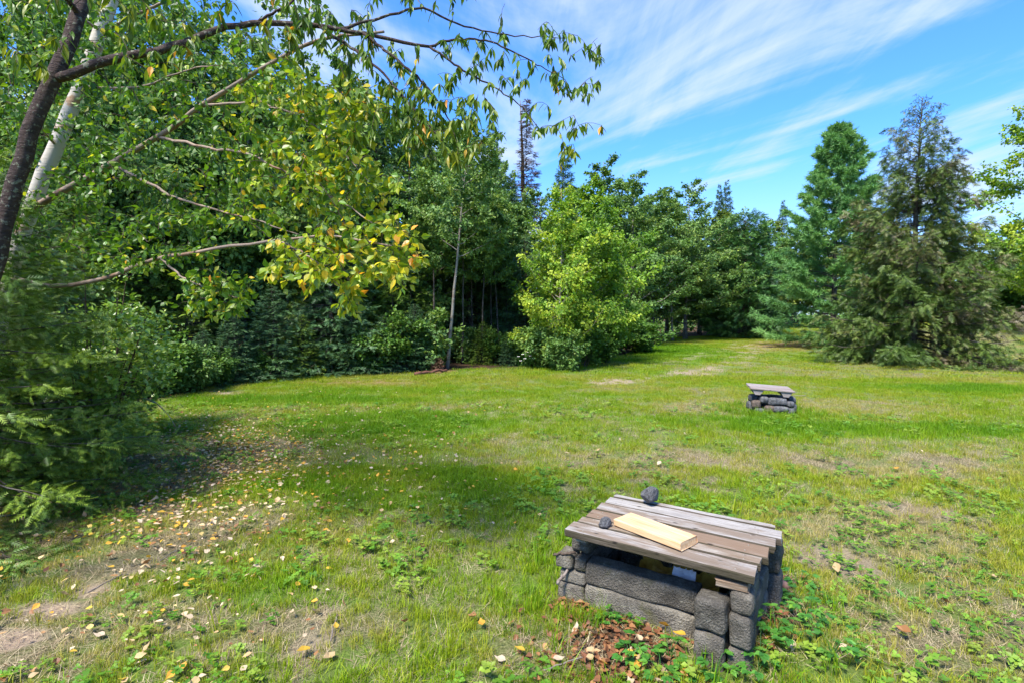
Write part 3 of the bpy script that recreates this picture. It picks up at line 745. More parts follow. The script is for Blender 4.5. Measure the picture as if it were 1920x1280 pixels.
# ------------------------------------------------------------------ trees: generators (base at the origin)
def curve(p0, p1, sag, n=6, bow=None):
    t = np.linspace(0, 1, n)[:, None]; p = p0 * (1 - t) + p1 * t
    p[:, 2] += (sag * 4 * t * (1 - t))[:, 0]
    if bow is not None: p += bow * (4 * t * (1 - t))
    return p
def broadleaf(seed, Ht, Rd, clear, nleaf, lsize, T=L_DIAM, top=.55, nl=30, hue0=.35, hue1=.25, lean=(0, 0), asc=.75, trunk_r=None, fork=False):
    r = np.random.default_rng(seed); tr = MB(); cr = MB()
    tz = np.linspace(0, 1, 14); wig = np.cumsum(r.normal(0, .02 * Ht / 10, (14, 2)), 0) + np.outer(tz, np.array(lean) * Ht)
    tp = np.column_stack([wig - wig[0], tz * Ht]); R0 = trunk_r or Ht * .011
    tr.tube(tp, R0 * (1 - tz * .93) * (1 + .35 * np.exp(-tz * 30)), 7)
    segs = []
    for i in range(nl):
        u = (i + r.uniform(0, 1)) / nl; t = clear + (0.985 - clear) * u
        prof = math.sin(PI * min(1, (u * .86 + .14) ** top)) ** .8 if u < .98 else .15
        L = Rd * max(.18, prof) * r.uniform(.65, 1.15)
        b = np.array([np.interp(t, tz, tp[:, k]) for k in range(3)]); az = i * 2.4 + r.uniform(-.5, .5)
        d = np.array((math.cos(az), math.sin(az), 0)); rise = L * asc * r.uniform(.5, 1.15)
        e = b + d * L + (0, 0, min(rise, Ht * 1.02 - b[2]))
        br = curve(b, e, -.08 * L, 7); br[1:-1] += r.normal(0, .03 * L, (5, 3))
        rr = R0 * .42 * (1 - t * .6) * min(1, L / Rd + .3)
        tr.tube(br, np.linspace(rr, rr * .15, 7), 4, cap=False)
        segs.append((br, L))
        for j in range(r.integers(5, 8)):
            f = r.uniform(.25, 1.0); q = np.array([np.interp(f, np.linspace(0, 1, 7), br[:, k]) for k in range(3)])
            a2 = az + r.uniform(-1.5, 1.5); l2 = L * r.uniform(.22, .48)
            e2 = q + np.array((math.cos(a2), math.sin(a2), r.uniform(-.35, .7))) * l2
            sb = curve(q, e2, -.05 * l2, 4); tr.tube(sb, np.linspace(rr * .3, rr * .08, 4), 3, cap=False)
            segs.append((sb, l2 * 1.4))
    w = np.array([s[1] for s in segs]); w /= w.sum()
    P, Hu = [], []
    for (s, L), k in zip(segs, r.multinomial(nleaf, w)):
        if k == 0: continue
        t = r.uniform(.25, 1.05, k); q = np.stack([np.interp(t, np.linspace(0, 1, len(s)), s[:, c]) for c in range(3)], -1)
        q += r.normal(0, 1, (k, 3)) * np.array((.13, .13, .11)) * (.5 + .12 * Rd) * (.6 + .5 * L / Rd)
        P.append(q); Hu.append(np.full(k, hue0 + r.normal(0, hue1 * .55)) + r.normal(0, hue1 * .4, k))
    P = np.concatenate(P); Hu = np.concatenate(Hu)
    n = len(P); out = P - np.array((0, 0, Ht * .5)); out[:, 2] *= .3
    zd = norm(norm(out) * .5 + np.array((0, 0, .75)) + r.normal(0, .55, (n, 3)))
    yd = norm(norm(out) * .5 + np.array((0, 0, -.45)) + r.normal(0, .6, (n, 3)))
    cr.scatter(T, P, yd, zd, lsize * r.uniform(.65, 1.3, n), np.clip(Hu, 0, 1))
    return tr, cr
def conifer(seed, Ht, Rd, dz, per, nb, nn, nlen, nwid, droop=.25, clear=.03, power=.85, hue0=.35, hue1=.2, hang=.2, trunk_r=None, brown=None, gap=0.0, upt=.1, topsparse=0.0, spread=.8, T=SPRAY):
    r = np.random.default_rng(seed); tr = MB(); cr = MB(); R0 = trunk_r or Ht * .013
    tz = np.linspace(0, 1, 10); tr.tube(np.column_stack([np.cumsum(r.normal(0, .004 * Ht, 10)) * tz, np.cumsum(r.normal(0, .004 * Ht, 10)) * tz, tz * Ht]), R0 * (1 - tz * .95), 7)
    z = clear * Ht; P, Yd, Zd, Sc, Hu = [], [], [], [], []; az0 = 0
    while z < Ht * .985:
        t = z / Ht; Lm = Rd * (1 - t) ** power + .06 * Rd * (1 - t) + .05
        if t < .08: Lm *= .75 + t * 3
        az0 += r.uniform(.4, 1.2)
        for i in range(per):
            if r.uniform() < gap * (1 - .5 * t): continue
            az = az0 + i * 2 * PI / per + r.uniform(-.35, .35); L = Lm * r.uniform(.62, 1.12); d = np.array((math.cos(az), math.sin(az), 0)); sd_ = np.array((-d[1], d[0], 0))
            el = (-droop + 1.0 * t ** 1.6 + r.normal(0, .09)); n = 7; q = np.linspace(0, 1, n)
            zz_ = L * (el * q - droop * .7 * q * q * (1 - t) + upt * q ** 4)
            br = np.array((0, 0, z + r.uniform(-.5, .5) * dz)) + np.outer(q * L, d); br[:, 2] += zz_
            br[:, :2] += r.normal(0, .015 * L, (n, 2)); br[:, 2] = np.maximum(br[:, 2], .05)
            rr = max(.004, R0 * .28 * (1 - t * .7)); tr.tube(br, np.linspace(rr, rr * .2, n), 4, cap=False)
            hb = hue0 + r.normal(0, hue1 * .6) + (brown(z, az, t) if brown else 0)
            m = max(4, int(nb * (L / Rd) ** .8 * r.uniform(.8, 1.2)))
            for j in range(m):
                f = r.uniform(.18, 1.0) if j > 1 else 1.0; bp = np.array([np.interp(f, q, br[:, k]) for k in range(3)])
                s = 1 if j % 2 else -1; l2 = L * (.12 + .40 * (1 - f)) * r.uniform(.6, 1.2) + .06
                dd = norm(d * r.uniform(.5, .9) + sd_ * s * r.uniform(.35, 1.0) * spread + np.array((0, 0, -hang * r.uniform(.2, 1.6))))
                k = max(4, int(nn * (l2 / (.3 * Rd) + .35) * (1 - topsparse * t)))
                tt = r.uniform(0, 1, k) ** .8; pos = bp + np.outer(tt * l2, dd); pos[:, 2] -= hang * .5 * l2 * tt ** 2; pos += r.normal(0, .02 * Rd, (k, 3)) * .5
                pos[:, 2] = np.maximum(pos[:, 2], .04)
                yd = dd + r.normal(0, .45, (k, 3))
                P.append(pos); Yd.append(yd); Zd.append(r.normal(0, .6, (k, 3)) + (0, 0, .8)); Sc.append(r.uniform(.6, 1.3, k) * min(1.0, .30 + 1.6 * L / Rd)); Hu.append(hb + r.normal(0, hue1 * .5, k))
        z += dz * r.uniform(.75, 1.25) * (1 - .35 * t)
    P, Yd, Zd, Sc, Hu = map(np.concatenate, (P, Yd, Zd, Sc, Hu))
    cr.scatter(T, P, Yd, Zd, np.stack([Sc * nwid, Sc * nlen, Sc * nlen], -1), np.clip(Hu, 0, 1))
    return tr, cr
def pine(seed, Ht, Rd):
    r = np.random.default_rng(seed); tr = MB(); cr = MB(); R0 = .14
    tz = np.linspace(0, 1, 10); tr.tube(np.column_stack([tz * 0, tz * 0, tz * Ht]), R0 * (1 - tz * .93), 8)
    P, Yd, Sc, Hu = [], [], [], []; z = .35; az0 = 0
    while z < Ht * .985:
        t = z / Ht; az0 += .7
        for i in range(6):
            az = az0 + i * PI / 3 + r.uniform(-.3, .3); L = (Rd * (1 - t) ** .66 * (1 - .5 * t ** 3) * r.uniform(.6, 1.15) + .10); d = np.array((math.cos(az), math.sin(az), 0)); sd_ = np.array((-d[1], d[0], 0))
            q = np.linspace(0, 1, 7); br = np.array((0, 0, z)) + np.outer(q * L, d); br[:, 2] += L * ((.05 + .7 * t) * q + .16 * q ** 3 - .12 * (1 - t) * q)
            br[1:] += r.normal(0, .02 * L, (6, 3)); tr.tube(br, np.linspace(.035 * (1 - t * .7), .006, 7), 4, cap=False)
            hb = .42 + r.normal(0, .13)
            for j in range(int(14 + 34 * L / Rd)):
                f = r.uniform(.28, 1) if j else 1.0; bp = np.array([np.interp(f, q, br[:, k]) for k in range(3)]); s = 1 if j % 2 else -1
                l2 = L * .30 * (1.15 - f) * r.uniform(.5, 1.2) + .12; dd = norm(d * .75 + sd_ * s * r.uniform(.2, 1) + (0, 0, r.uniform(-.05, .2)))
                for c in range(3):
                    e = bp + dd * l2 * (.3 + .35 * c) + r.normal(0, .04, 3); k = 15
                    P.append(np.repeat(e[None], k, 0) + r.normal(0, .015, (k, 3))); Yd.append(dd * .9 + r.normal(0, .75, (k, 3)) + (0, 0, .15)); Sc.append(r.uniform(.7, 1.2, k)); Hu.append(hb + r.normal(0, .1, k))
        z += r.uniform(.46, .70) * (1 - .4 * t)
    P, Yd, Sc, Hu = map(np.concatenate, (P, Yd, Sc, Hu))
    cr.scatter(NEEDLE, P, Yd, r.normal(0, 1, P.shape) + (0, 0, .6), np.stack([Sc * .030, Sc * .21, Sc * .21], -1), np.clip(Hu, 0, 1))
    return tr, cr
def bush(seed, Ht, Rd, nst, nleaf, ls, T=L_DIAM, hue0=.4, hue1=.25, low=.1):
    r = np.random.default_rng(seed); tr = MB(); cr = MB(); P, Hu = [], []
    for i in range(nst):
        az = i * 2.4 + r.uniform(-.4, .4); q = math.sqrt(r.uniform(.05, 1)) * Rd; b = np.array((math.cos(az), math.sin(az), 0)) * q * .25; hh = Ht * math.sqrt(max(.1, 1 - (q / Rd) ** 2 * .75)) * r.uniform(.75, 1.08)
        e = np.array((math.cos(az) * q, math.sin(az) * q, hh)); s = curve(b, e, .10 * hh, 7); tr.tube(s, np.linspace(.012 * Ht / 1.5, .002, 7), 4, cap=False)
        for j in range(6):
            f = r.uniform(low, 1); bp = np.array([np.interp(f, np.linspace(0, 1, 7), s[:, k]) for k in range(3)]); a2 = r.uniform(0, 6.28); l2 = Rd * r.uniform(.2, .5)
            sb = curve(bp, bp + np.array((math.cos(a2), math.sin(a2), r.uniform(-.2, .7))) * l2, 0, 4); tr.tube(sb, np.linspace(.005, .0015, 4), 3, cap=False)
            k = max(1, nleaf // (nst * 6)); t = r.uniform(.1, 1.05, k); p = np.stack([np.interp(t, np.linspace(0, 1, 4), sb[:, c]) for c in range(3)], -1) + r.normal(0, .06 * Rd + .02, (k, 3))
            p[:, 2] = np.maximum(p[:, 2], .03); P.append(p); Hu.append(hue0 + r.normal(0, hue1 * .5) + r.normal(0, hue1 * .4, k))
    P = np.concatenate(P); Hu = np.concatenate(Hu); n = len(P); out = norm(P * (1, 1, .2))
    cr.scatter(T, P, norm(out * .7 + r.normal(0, .55, (n, 3)) + (0, 0, -.15)), norm(out * .35 + (0, 0, .9) + r.normal(0, .4, (n, 3))), ls * r.uniform(.6, 1.3, n), np.clip(Hu, 0, 1))
    return tr, cr
PROTO = {}
def proto(key, name, tc_, bark, leaf, crown='crown', trunk='trunk'):
    tr, cr = tc_; root = empty(name)
    tr.build(trunk, bark, root, True); cr.build(crown, leaf, root); PROTO[key] = [root, False]
def place(key, px, depth, scale=1.0, rz=None, label=None, cat='tree', group=None, sx=None, x=None, tilt=(0, 0), name=None, crown_mat=None):
    root, used = PROTO[key]; o = copy_tree(root) if used else root; PROTO[key][1] = True
    xx = (px - CX) / F * depth if x is None else x
    o.location = (xx, depth, H(xx, depth) - .02); s = sx or scale; o.scale = (s, s, scale)
    o.rotation_euler = (tilt[0], tilt[1], random.uniform(0, 6.28) if rz is None else rz)
    if name: o.name = name
    tag(o, label, cat, group); return o

for i in range(4):
    proto('bl%d' % i, 'broadleaf_tree', broadleaf(100 + i, 10, 2.5 + .15 * i, .10, 22000, .135, nl=42, hue0=.42, hue1=.3, top=.6 + .1 * (i % 2)), M['grey_bark'], M['forest_leaf'])
for i in range(2):
    proto('ol%d' % i, 'broadleaf_tree', broadleaf(120 + i, 9, 2.5, .08, 15000, .19, nl=36, hue0=.5, hue1=.3), M['grey_bark'], M['olive_leaf'])
for i in range(3):
    proto('fir%d' % i, 'fir_tree', conifer(200 + i, 7, 1.75, .26, 7, 13, 4, .24, .24, droop=.22, hue0=.45, hue1=.35, hang=.25), M['bark'], M['fir_needle'] if i != 1 else M['blue_fir_needle'])
proto('nsp', 'spruce_tree', conifer(220, 12, 1.5, .32, 6, 9, 3, .42, .42, droop=.3, hue0=.35, hue1=.25), M['bark'], M['blue_fir_needle'])
proto('dead', 'dying_spruce_tree', conifer(230, 14, 1.7, .32, 6, 8, 4, .30, .28, droop=.2, hue0=.4, hue1=.35, gap=.25, topsparse=.9, power=1.7, clear=.3), M['bark'], M['dead_needle'])
for i in range(3):
    proto('bu%d' % i, 'leafy_bush', bush(300 + i, 1.3, .85, 16, 5200, .095), M['twig'], M['shrub_leaf'] if i != 1 else M['forest_leaf'], 'foliage', 'stems')

# hero trees
def sp_brown(z, az, t):
    return (.24 if math.cos(az + .5) > .2 else .06) * (1 if t < .85 else .5) - .10 * (t < .3)
proto('spruce', 'spruce_tree', conifer(401, 8.2, 2.75, .31, 7, 38, 10, .21, .23, droop=.20, clear=.01, power=.80, hue0=.26, hue1=.34, hang=.55, brown=sp_brown, gap=.12, upt=.20, topsparse=.2, trunk_r=.13), M['bark'], M['spruce_needle'])
place('spruce', 1712, 16.8, 1.0, .4, 'broad old spruce with browning drooping twigs and thin top beside the lawn')
proto('pine', 'pine_tree', pine(411, 9.8, 3.4), M['bark'], M['pine_needle'])
place('pine', 1562, 24, 1.0, 0, 'soft blue green pine with layered plumes behind the browning spruce')
proto('cedar', 'cedar_tree', conifer(421, 7.6, 2.9, .25, 8, 15, 4, .42, .40, droop=-.05, clear=.0, power=.62, hue0=.4, hue1=.35, hang=.05, upt=.25), M['bark'], M['cedar_leaf'])
place('cedar', 1392, 34, 1.0, 0, 'dense dark green cedar with skirts to the ground at the lawn end')
proto('sap', 'birch_sapling', broadleaf(431, 5.1, 1.55, .05, 20000, .085, nl=54, hue0=.60, hue1=.45, asc=1.0, top=.38, trunk_r=.05), M['birch_bark'], M['bright_leaf'])
place('sap', 1050, 15.4, 1.0, .8, 'bright yellow green young birch standing forward of the forest edge')
proto('maple', 'maple_tree', broadleaf(433, 5.6, 1.6, .05, 24000, .10, nl=46, hue0=.35, hue1=.35, asc=.9, top=.6), M['grey_bark'], M['bright_leaf'])
place('maple', 1112, 17.0, 1.03, 0, 'rounded green maple close behind the bright young birch')
proto('edge', 'broadleaf_tree', broadleaf(441, 11.5, 3.6, .06, 34000, .15, nl=50, hue0=.55, hue1=.35, top=.55), M['grey_bark'], M['bright_leaf'])
place('edge', 0, 22, 1.0, 0, 'tall sunlit yellow green tree standing beyond the browning spruce', x=23.2)

# white-trunked birches in the forest
proto('pale', 'birch_tree', broadleaf(451, 9.5, 1.9, .42, 11000, .12, nl=26, hue0=.45, hue1=.3, lean=(.10, 0), trunk_r=.07), M['grey_birch'], M['forest_leaf'])
place('pale', 838, 14.8, .74, 0, 'pale trunked birch leaning slightly in the forest opening')
place('pale', 1262, 31, .93, 2.0, 'slender birch with thin white upper trunk above the far trees')

proto('pole', 'slender_tree', broadleaf(461, 9.0, 1.5, .45, 9000, .13, nl=24, hue0=.45, hue1=.3, trunk_r=.055), M['bark'], M['forest_leaf'])
for px, dp, sc_ in [(812, 15.5, 1.0), (866, 16.2, .95), (884, 17.5, 1.0), (902, 16.5, .9), (921, 18, 1.0), (938, 17, .95), (948, 19.5, 1.0), (872, 20, 1.05), (1315, 36.5, 1.0), (1232, 33, 1.0)]:
    place('pole', px, dp, sc_ * .66, None, 'slender dark bare trunk in the opening beside the pale birch' if px < 1000 else 'slender dark trunk in the shade behind the far lawn', 'tree', 'slender trunks in the forest opening' if px < 1000 else 'slender trunks behind the far lawn', tilt=(0, random.uniform(-.03, .05)))
def tall_label(px, dp):
    row = 'front row' if dp < 17 else 'deeper row'
    if px < 300: w = 'behind the near white birch trunk'
    elif px < 620: w = 'behind the yellowing birch leaves'
    elif px < 830: w = 'between yellowing birch and pale leaning trunk'
    elif px < 990: w = 'between pale leaning trunk and dying spruce'
    else: w = 'behind the young maple'
    return 'tall green forest tree, %s, %s' % (row, w)
GT = 'broadleaf trees crowded in the forest'
for (k, px, dp, top) in [('bl0', 655, 16.5, 125), ('bl1', 770, 17.5, 190), ('bl2', 860, 22.5, 235), ('bl3', 560, 15.2, 90), ('bl1', 470, 14.5, 60), ('bl0', 380, 14, 20), ('bl2', 280, 13, -20), ('bl3', 180, 12, -40),
                         ('bl2', 700, 21, 170), ('bl3', 820, 23, 235), ('bl0', 930, 25, 300), ('bl1', 1000, 20, 345), ('bl2', 590, 22, 140), ('bl3', 430, 20, 90), ('bl0', 80, 11, -60), ('bl1', 1080, 25, 350), ('bl1', 900, 28, 320), ('bl0', 500, 27, 150), ('bl2', 330, 20, 30), ('bl3', 190, 18, 20), ('bl1', 60, 16, -20)]:
    h = (590 - top) * dp / F + CAMH
    place(k, px, dp, h / 10.2, None, tall_label(px, dp), 'tree', GT, sx=min(h / 10.2, 1.05) * 1.0)
G2 = 'rounded trees at the far end of the lawn'
for (k, px, dp, top, sx) in [('bl0', 1130, 29, 300, 1.25), ('bl2', 1185, 27.5, 325, 1.15), ('bl1', 1225, 31, 355, 1.1), ('bl3', 1285, 33, 342, 1.15), ('bl0', 1250, 36, 360, 1.2), ('bl2', 1180, 36, 350, 1.2)]:
    h = (590 - top) * dp / F + CAMH
    place(k, px, dp, h / 10.2, None, ('rounded tree behind maple and bright birch at the lawn end' if px < 1200 else 'rounded tree beside the dark cedar at the lawn end'), 'tree', G2, sx=sx)
G3 = 'olive trees behind the cedar'
for (k, px, dp, top) in [('ol0', 1345, 38, 392), ('ol1', 1395, 40, 425), ('ol0', 1440, 42, 410), ('ol1', 1310, 40, 420), ('ol1', 1490, 44, 440), ('ol0', 1540, 46, 440), ('ol1', 1600, 44, 440), ('ol0', 1680, 46, 440), ('ol1', 1760, 44, 430), ('ol0', 1830, 42, 430), ('ol1', 1900, 40, 420), ('ol0', 1990, 40, 380)]:
    h = (590 - top) * dp / F + CAMH - H((px - CX) / F * dp, dp)
    place(k, px, dp, h / 9.1, None, 'olive green tree in the belt behind cedar and pine', 'tree', G3, sx=1.25)
for (px, dp, top, s, lb) in [(921, 25, 236, .8, 'narrow dark spruce spire above the forest beside the dying spruce'), (1058, 28, 285, .85, 'dark spruce tip just above the maple crown'),
                        (1344, 45, 352, .7, 'left of two slim dark spruce spires above the cedar'), (1358, 45, 346, .8, 'taller of two slim dark spruce spires above the cedar'), (1463, 48, 398, .7, 'distant thin spruce tip between cedar and pine')]:
    h = (590 - top) * dp / F + CAMH; place('nsp', px, dp, h / 12, None, lb, 'tree', None, sx=s)
for (px, dp, top, lb) in [(706, 16.2, 205, 'tall narrow spruce spire behind the yellowing birch sprays'), (596, 15.6, 165, 'tall narrow spruce behind the yellowing birch crown'), (880, 19, 292, 'narrow spruce in the wood beside the pale leaning birch'), (958, 21, 335, 'narrow spruce at the foot of the dying spruce'), (800, 20, 255, 'narrow spruce rising between forest broadleaf crowns'), (440, 14.4, 130, 'tall narrow spruce hidden behind the birch limbs')]:
    h = (590 - top) * dp / F + CAMH; place('nsp', px, dp, h / 12, None, lb, 'tree', None, sx=.72)
place('dead', 986, 26, ((590 - 195) * .026 + 1.5) / 14, 0, 'dying spruce with bare spire and reddish brown needles above the forest', sx=1.5)
GF = 'dark firs along the forest edge'
for (k, px, dp, top) in [('fir0', 350, 12.2, 430), ('fir1', 620, 13.7, 360), ('fir2', 540, 14.2, 400), ('fir0', 700, 15, 420), ('fir1', 460, 13.6, 440), ('fir2', 250, 11.5, 400), ('fir0', 160, 10.2, 360), ('fir1', 985, 17.6, 440), ('fir0', 735, 14.6, 500), ('fir2', 665, 14.2, 470), ('fir2', 770, 16, 450), ('fir1', 60, 8.8, 330), ('fir0', 930, 24, 450)]:
    h = (590 - top) * dp / F + CAMH; place(k, px, dp, h / 7, None, ('dark fir behind the hazel bushes at the forest edge' if px < 300 else 'dark fir with drooping boughs under the yellowing birch leaves' if px < 640 else 'dark fir beside the pale leaning birch trunk' if px < 900 else 'dark fir close behind the bright young birch'), 'tree', GF, sx=h / 7 * 1.15)
for (px, py, h_) in [(430, 720, 1.6), (505, 712, 2.2), (560, 709, 1.5), (655, 703, 2.0), (715, 700, 1.5), (775, 696, 1.8), (905, 684, 1.3), (955, 686, 1.0), (370, 728, 1.2)]:
    c = gp(px, py); place('fir%d' % (px % 3), 0, c[1] + .25, h_ / 7, None, 'low young fir at the foot of the forest edge', 'tree', 'young firs at the foot of the forest edge', x=c[0], sx=h_ / 7 * 1.5)
GB = 'bushes along the forest edge'
for (k, px, py, s) in [('bu0', 470, 716, .55), ('bu2', 520, 712, .42), ('bu0', 690, 702, .95), ('bu2', 745, 698, 1.1), ('bu1', 790, 694, 1.2), ('bu0', 640, 704, .5), ('bu1', 590, 704, .62), ('bu1', 880, 682, .8), ('bu2', 930, 684, .75), ('bu0', 390, 728, .6), ('bu1', 340, 738, .7),
                       ('bu1', 1020, 690, 1.0), ('bu2', 1090, 690, 1.0), ('bu1', 1060, 696, .8), ('bu0', 980, 686, .8), ('bu2', 280, 745, .8), ('bu0', 1130, 684, .9)]:
    c = gp(px, py); place(k, 0, c[1] + .35, s, None, ('low green bush near the hazels at the forest edge' if px < 560 else 'leafy green bush beside the rotten log at the forest edge' if px < 900 else 'low bush at the foot of the bright young birch'), 'bush', GB, x=c[0])
for (px, py, s) in [(1170, 664, 1.05), (1205, 662, 1.0)]:
    c = gp(px, py); o = place('bu2', 0, c[1] + .6, s, None, 'pale green low shrub mound right of the bright birch, along the track', 'bush', 'shrub mound along the track', x=c[0], sx=s * 1.4)
c = gp(1590, 672); place('bu0', 0, c[1], .55, None, 'small bright seedling bush at the foot of the old spruce', 'bush', x=c[0])
GR = 'sunlit bushes beyond the mound'
for (px, dp, s) in [(1870, 30, 2.2), (1905, 28, 2.6), (1845, 34, 2.2), (1950, 30, 2.6)]:
    place('bu2', px, dp, s, None, 'yellow green bush beyond the grassy mound behind the spruce', 'bush', GR)

# far belt of woods that closes the view between the trunks
n = 520; m = MB(); cxy = []
while len(cxy) < n:
    x_, y_ = rng.uniform(-45, 62), rng.uniform(24, 64)
    e_ = np.interp(y_, EY, EX)
    if (x_ < e_ - 3.5) or y_ > 47: cxy.append((x_, y_, H(x_, y_)))
cxy = np.array(cxy); k = 90; top_ = rng.uniform(1.6, 5.2, n)
pp = np.repeat(cxy, k, 0) + np.column_stack([rng.normal(0, 1.0, (n * k, 2)), np.repeat(top_, k) * rng.uniform(.02, 1, n * k)])
m.scatter(L_DIAM, pp, rng.normal(0, 1, pp.shape), rng.normal(0, .6, pp.shape) + (0, -.2, .8), rng.uniform(.22, .42, n * k), np.clip(np.repeat(rng.normal(.4, .25, n), k) + rng.normal(0, .12, n * k), 0, 1))
tag(m.build('distant_woods', M['forest_leaf']), 'shaded undergrowth of the far woods seen between the trunks', 'woods', kind='stuff')

# ------------------------------------------------------------------ foreground trees
def grow(limbs, targets, step=.16, sag=-.02):
    """limbs: list of (n,3) arrays; grows twigs from the nearest wood to every target, nearest first"""
    pool = np.concatenate([np.stack([np.interp(np.linspace(0, 1, max(4, int(np.linalg.norm(np.diff(l, axis=0), axis=1).sum() / .06))), np.linspace(0, 1, len(l)), l[:, k]) for k in range(3)], -1) for l in limbs])
    tg = np.array(targets); d = np.full(len(tg), 1e9)
    for a in range(0, len(tg), 200): d[a:a + 200] = np.sqrt(((tg[a:a + 200, None] - pool[None]) ** 2).sum(-1)).min(1)
    tw = []
    for i in np.argsort(d):
        t = tg[i]; q = np.sqrt(((pool - t) ** 2).sum(1)); j = q.argmin(); L = q[j]
        if L < .02: continue
        n = max(4, int(L / .07)); p = curve(pool[j], t, .12 * L, n, rng.normal(0, .05 * L, 3)); tw.append((p, L)); pool = np.concatenate([pool, p[1:]])
    return tw
def limb(pts): return np.array([at(*p) for p in pts])
def smooth_path(p, n=24, jit=.0):
    p = np.asarray(p); s = np.concatenate([[0], np.cumsum(np.linalg.norm(np.diff(p, axis=0), axis=1))]); t = np.linspace(0, s[-1], n)
    q = np.stack([np.interp(t, s, p[:, k]) for k in range(3)], -1)
    for _ in range(2): q[1:-1] = (q[:-2] + 2 * q[1:-1] + q[2:]) / 4
    q[1:-1] += rng.normal(0, jit, (n - 2, 3)); return q
def pick_parts(root, crown, T, mat, P, Yd, Zd, S, Hu, nmax=270):
    """the leaves that show largest become parts of the crown; returns the mask of the others"""
    dep = P[:, 1]; px = P[:, 0] / dep * F + CX; py = 590 - (P[:, 2] - CAMH) / dep * F
    sz = S / dep * ((px > 5) & (px < 1915) & (py > 5)); idx = np.argsort(-sz)[:nmax]
    ms = []
    for k in range(8):
        m = MB(); m.scatter(T, np.zeros((1, 3)), np.array([(0, 1., 0)]), np.array([(0, 0, 1.)]), 1.0, .06 + .125 * k); ms.append(m.mesh('leaf', mat))
    base = np.array(root.location)
    for i in idx:
        y = norm(Yd[i]); x = norm(np.cross(y, Zd[i])); z = np.cross(x, y)
        o = bpy.data.objects.new('leaf', ms[int(min(7, max(0, Hu[i] * 8)))]); COL.objects.link(o); o.parent = crown
        mt = Matrix(((x[0], y[0], z[0], 0), (x[1], y[1], z[1], 0), (x[2], y[2], z[2], 0), (0, 0, 0, 1))) @ Matrix.Scale(S[i], 4)
        mt.translation = Vector(P[i] - base); o.matrix_basis = mt
    k = np.ones(len(P), bool); k[idx] = False; return k
def region_targets(boxes):
    out = []; yel = []
    for (x0, x1, y0, y1, d0, d1, n, yl) in boxes:
        for _ in range(n):
            out.append(at(random.uniform(x0, x1), random.uniform(y0, y1), random.uniform(d0, d1))); yel.append(yl)
    return out, yel

# birch
bt = smooth_path(np.vstack([[(-4.72, 4.6, -.05)], limb([(-20, 700, 4.6), (18, 510, 4.6), (60, 385, 4.6), (105, 275, 4.6), (150, 170, 4.6), (190, 60, 4.6), (215, -20, 4.65), (260, -220, 4.8), (300, -500, 5.0)])]), 40, .004)
bl = [smooth_path(limb(l), 26, .004) for l in [
    [(52, 395, 4.6), (170, 330, 4.3), (300, 255, 3.95), (400, 185, 3.7), (520, 110, 3.4), (610, 66, 3.2), (720, 60, 3.1)],
    [(12, 520, 4.6), (110, 540, 4.3), (190, 525, 4.0), (300, 482, 3.6), (440, 462, 3.2), (520, 450, 3.0), (640, 440, 2.85), (735, 462, 2.75)],
    [(300, 258, 3.95), (372, 274, 3.7), (467, 288, 3.4), (560, 335, 3.1), (640, 380, 2.9), (700, 420, 2.8)],
    [(215, 310, 4.2), (330, 372, 3.8), (450, 405, 3.5), (560, 440, 3.2)],
    [(152, 165, 4.6), (270, 165, 4.4), (350, 130, 4.2), (440, 120, 4.0)],
    [(380, 200, 3.75), (480, 190, 3.5), (560, 215, 3.2), (630, 270, 3.0), (690, 340, 2.8)],
    [(300, 482, 3.6), (340, 520, 3.5), (400, 545, 3.4), (450, 560, 3.35)], [(520, 450, 3.0), (580, 480, 2.9), (640, 540, 2.8)],
    [(190, 60, 4.6), (270, 20, 4.4), (380, -20, 4.2), (460, -60, 4.0)], [(190, 60, 4.6), (120, 10, 4.3), (60, -30, 4.0)], [(105, 275, 4.6), (60, 220, 4.2), (10, 190, 3.9)]]]
base = np.array((-4.72, 4.6, 0)); birch = empty('birch_tree', base)
tag(birch, 'white barked birch with tan limbs and yellowing leaves overhanging the lawn', 'tree')
m = MB(); m.tube(bt, np.linspace(.072, .042, 40), 10); trk = m.build('trunk', M['birch_bark'], birch, True, base)
for i, l in enumerate(bl):
    m = MB(); r0 = [.030, .021, .012, .013, .013, .010, .009, .008, .016, .012, .012][i]; m.tube(l, np.linspace(r0, r0 * .25, len(l)), 7); m.build('limb', M['birch_limb'], birch, True, base)
TG, YL = region_targets([(0, 420, -60, 200, 3.6, 5.6, 260, .26), (150, 520, 150, 440, 3.4, 5.0, 330, .30), (430, 660, 130, 420, 2.8, 4.0, 250, .44), (560, 750, 320, 520, 2.6, 3.3, 110, .56), (550, 710, 150, 340, 2.7, 3.5, 105, .54), (500, 775, 440, 550, 2.55, 3.1, 70, .60),
                         (630, 665, 540, 585, 2.7, 2.9, 10, .62), (740, 790, 430, 500, 2.6, 2.8, 10, .66), (330, 470, 500, 590, 3.2, 3.6, 60, .40), (0, 200, 200, 480, 3.8, 5.6, 200, .24), (0, 260, -60, 120, 3.4, 5.0, 110, .26), (200, 420, 400, 500, 3.4, 4.4, 85, .30), (420, 640, -60, 60, 3.2, 4.4, 45, .28), (440, 560, 60, 150, 3.2, 4.0, 18, .34)])
tw = grow(bl + [bt[10:]], TG)
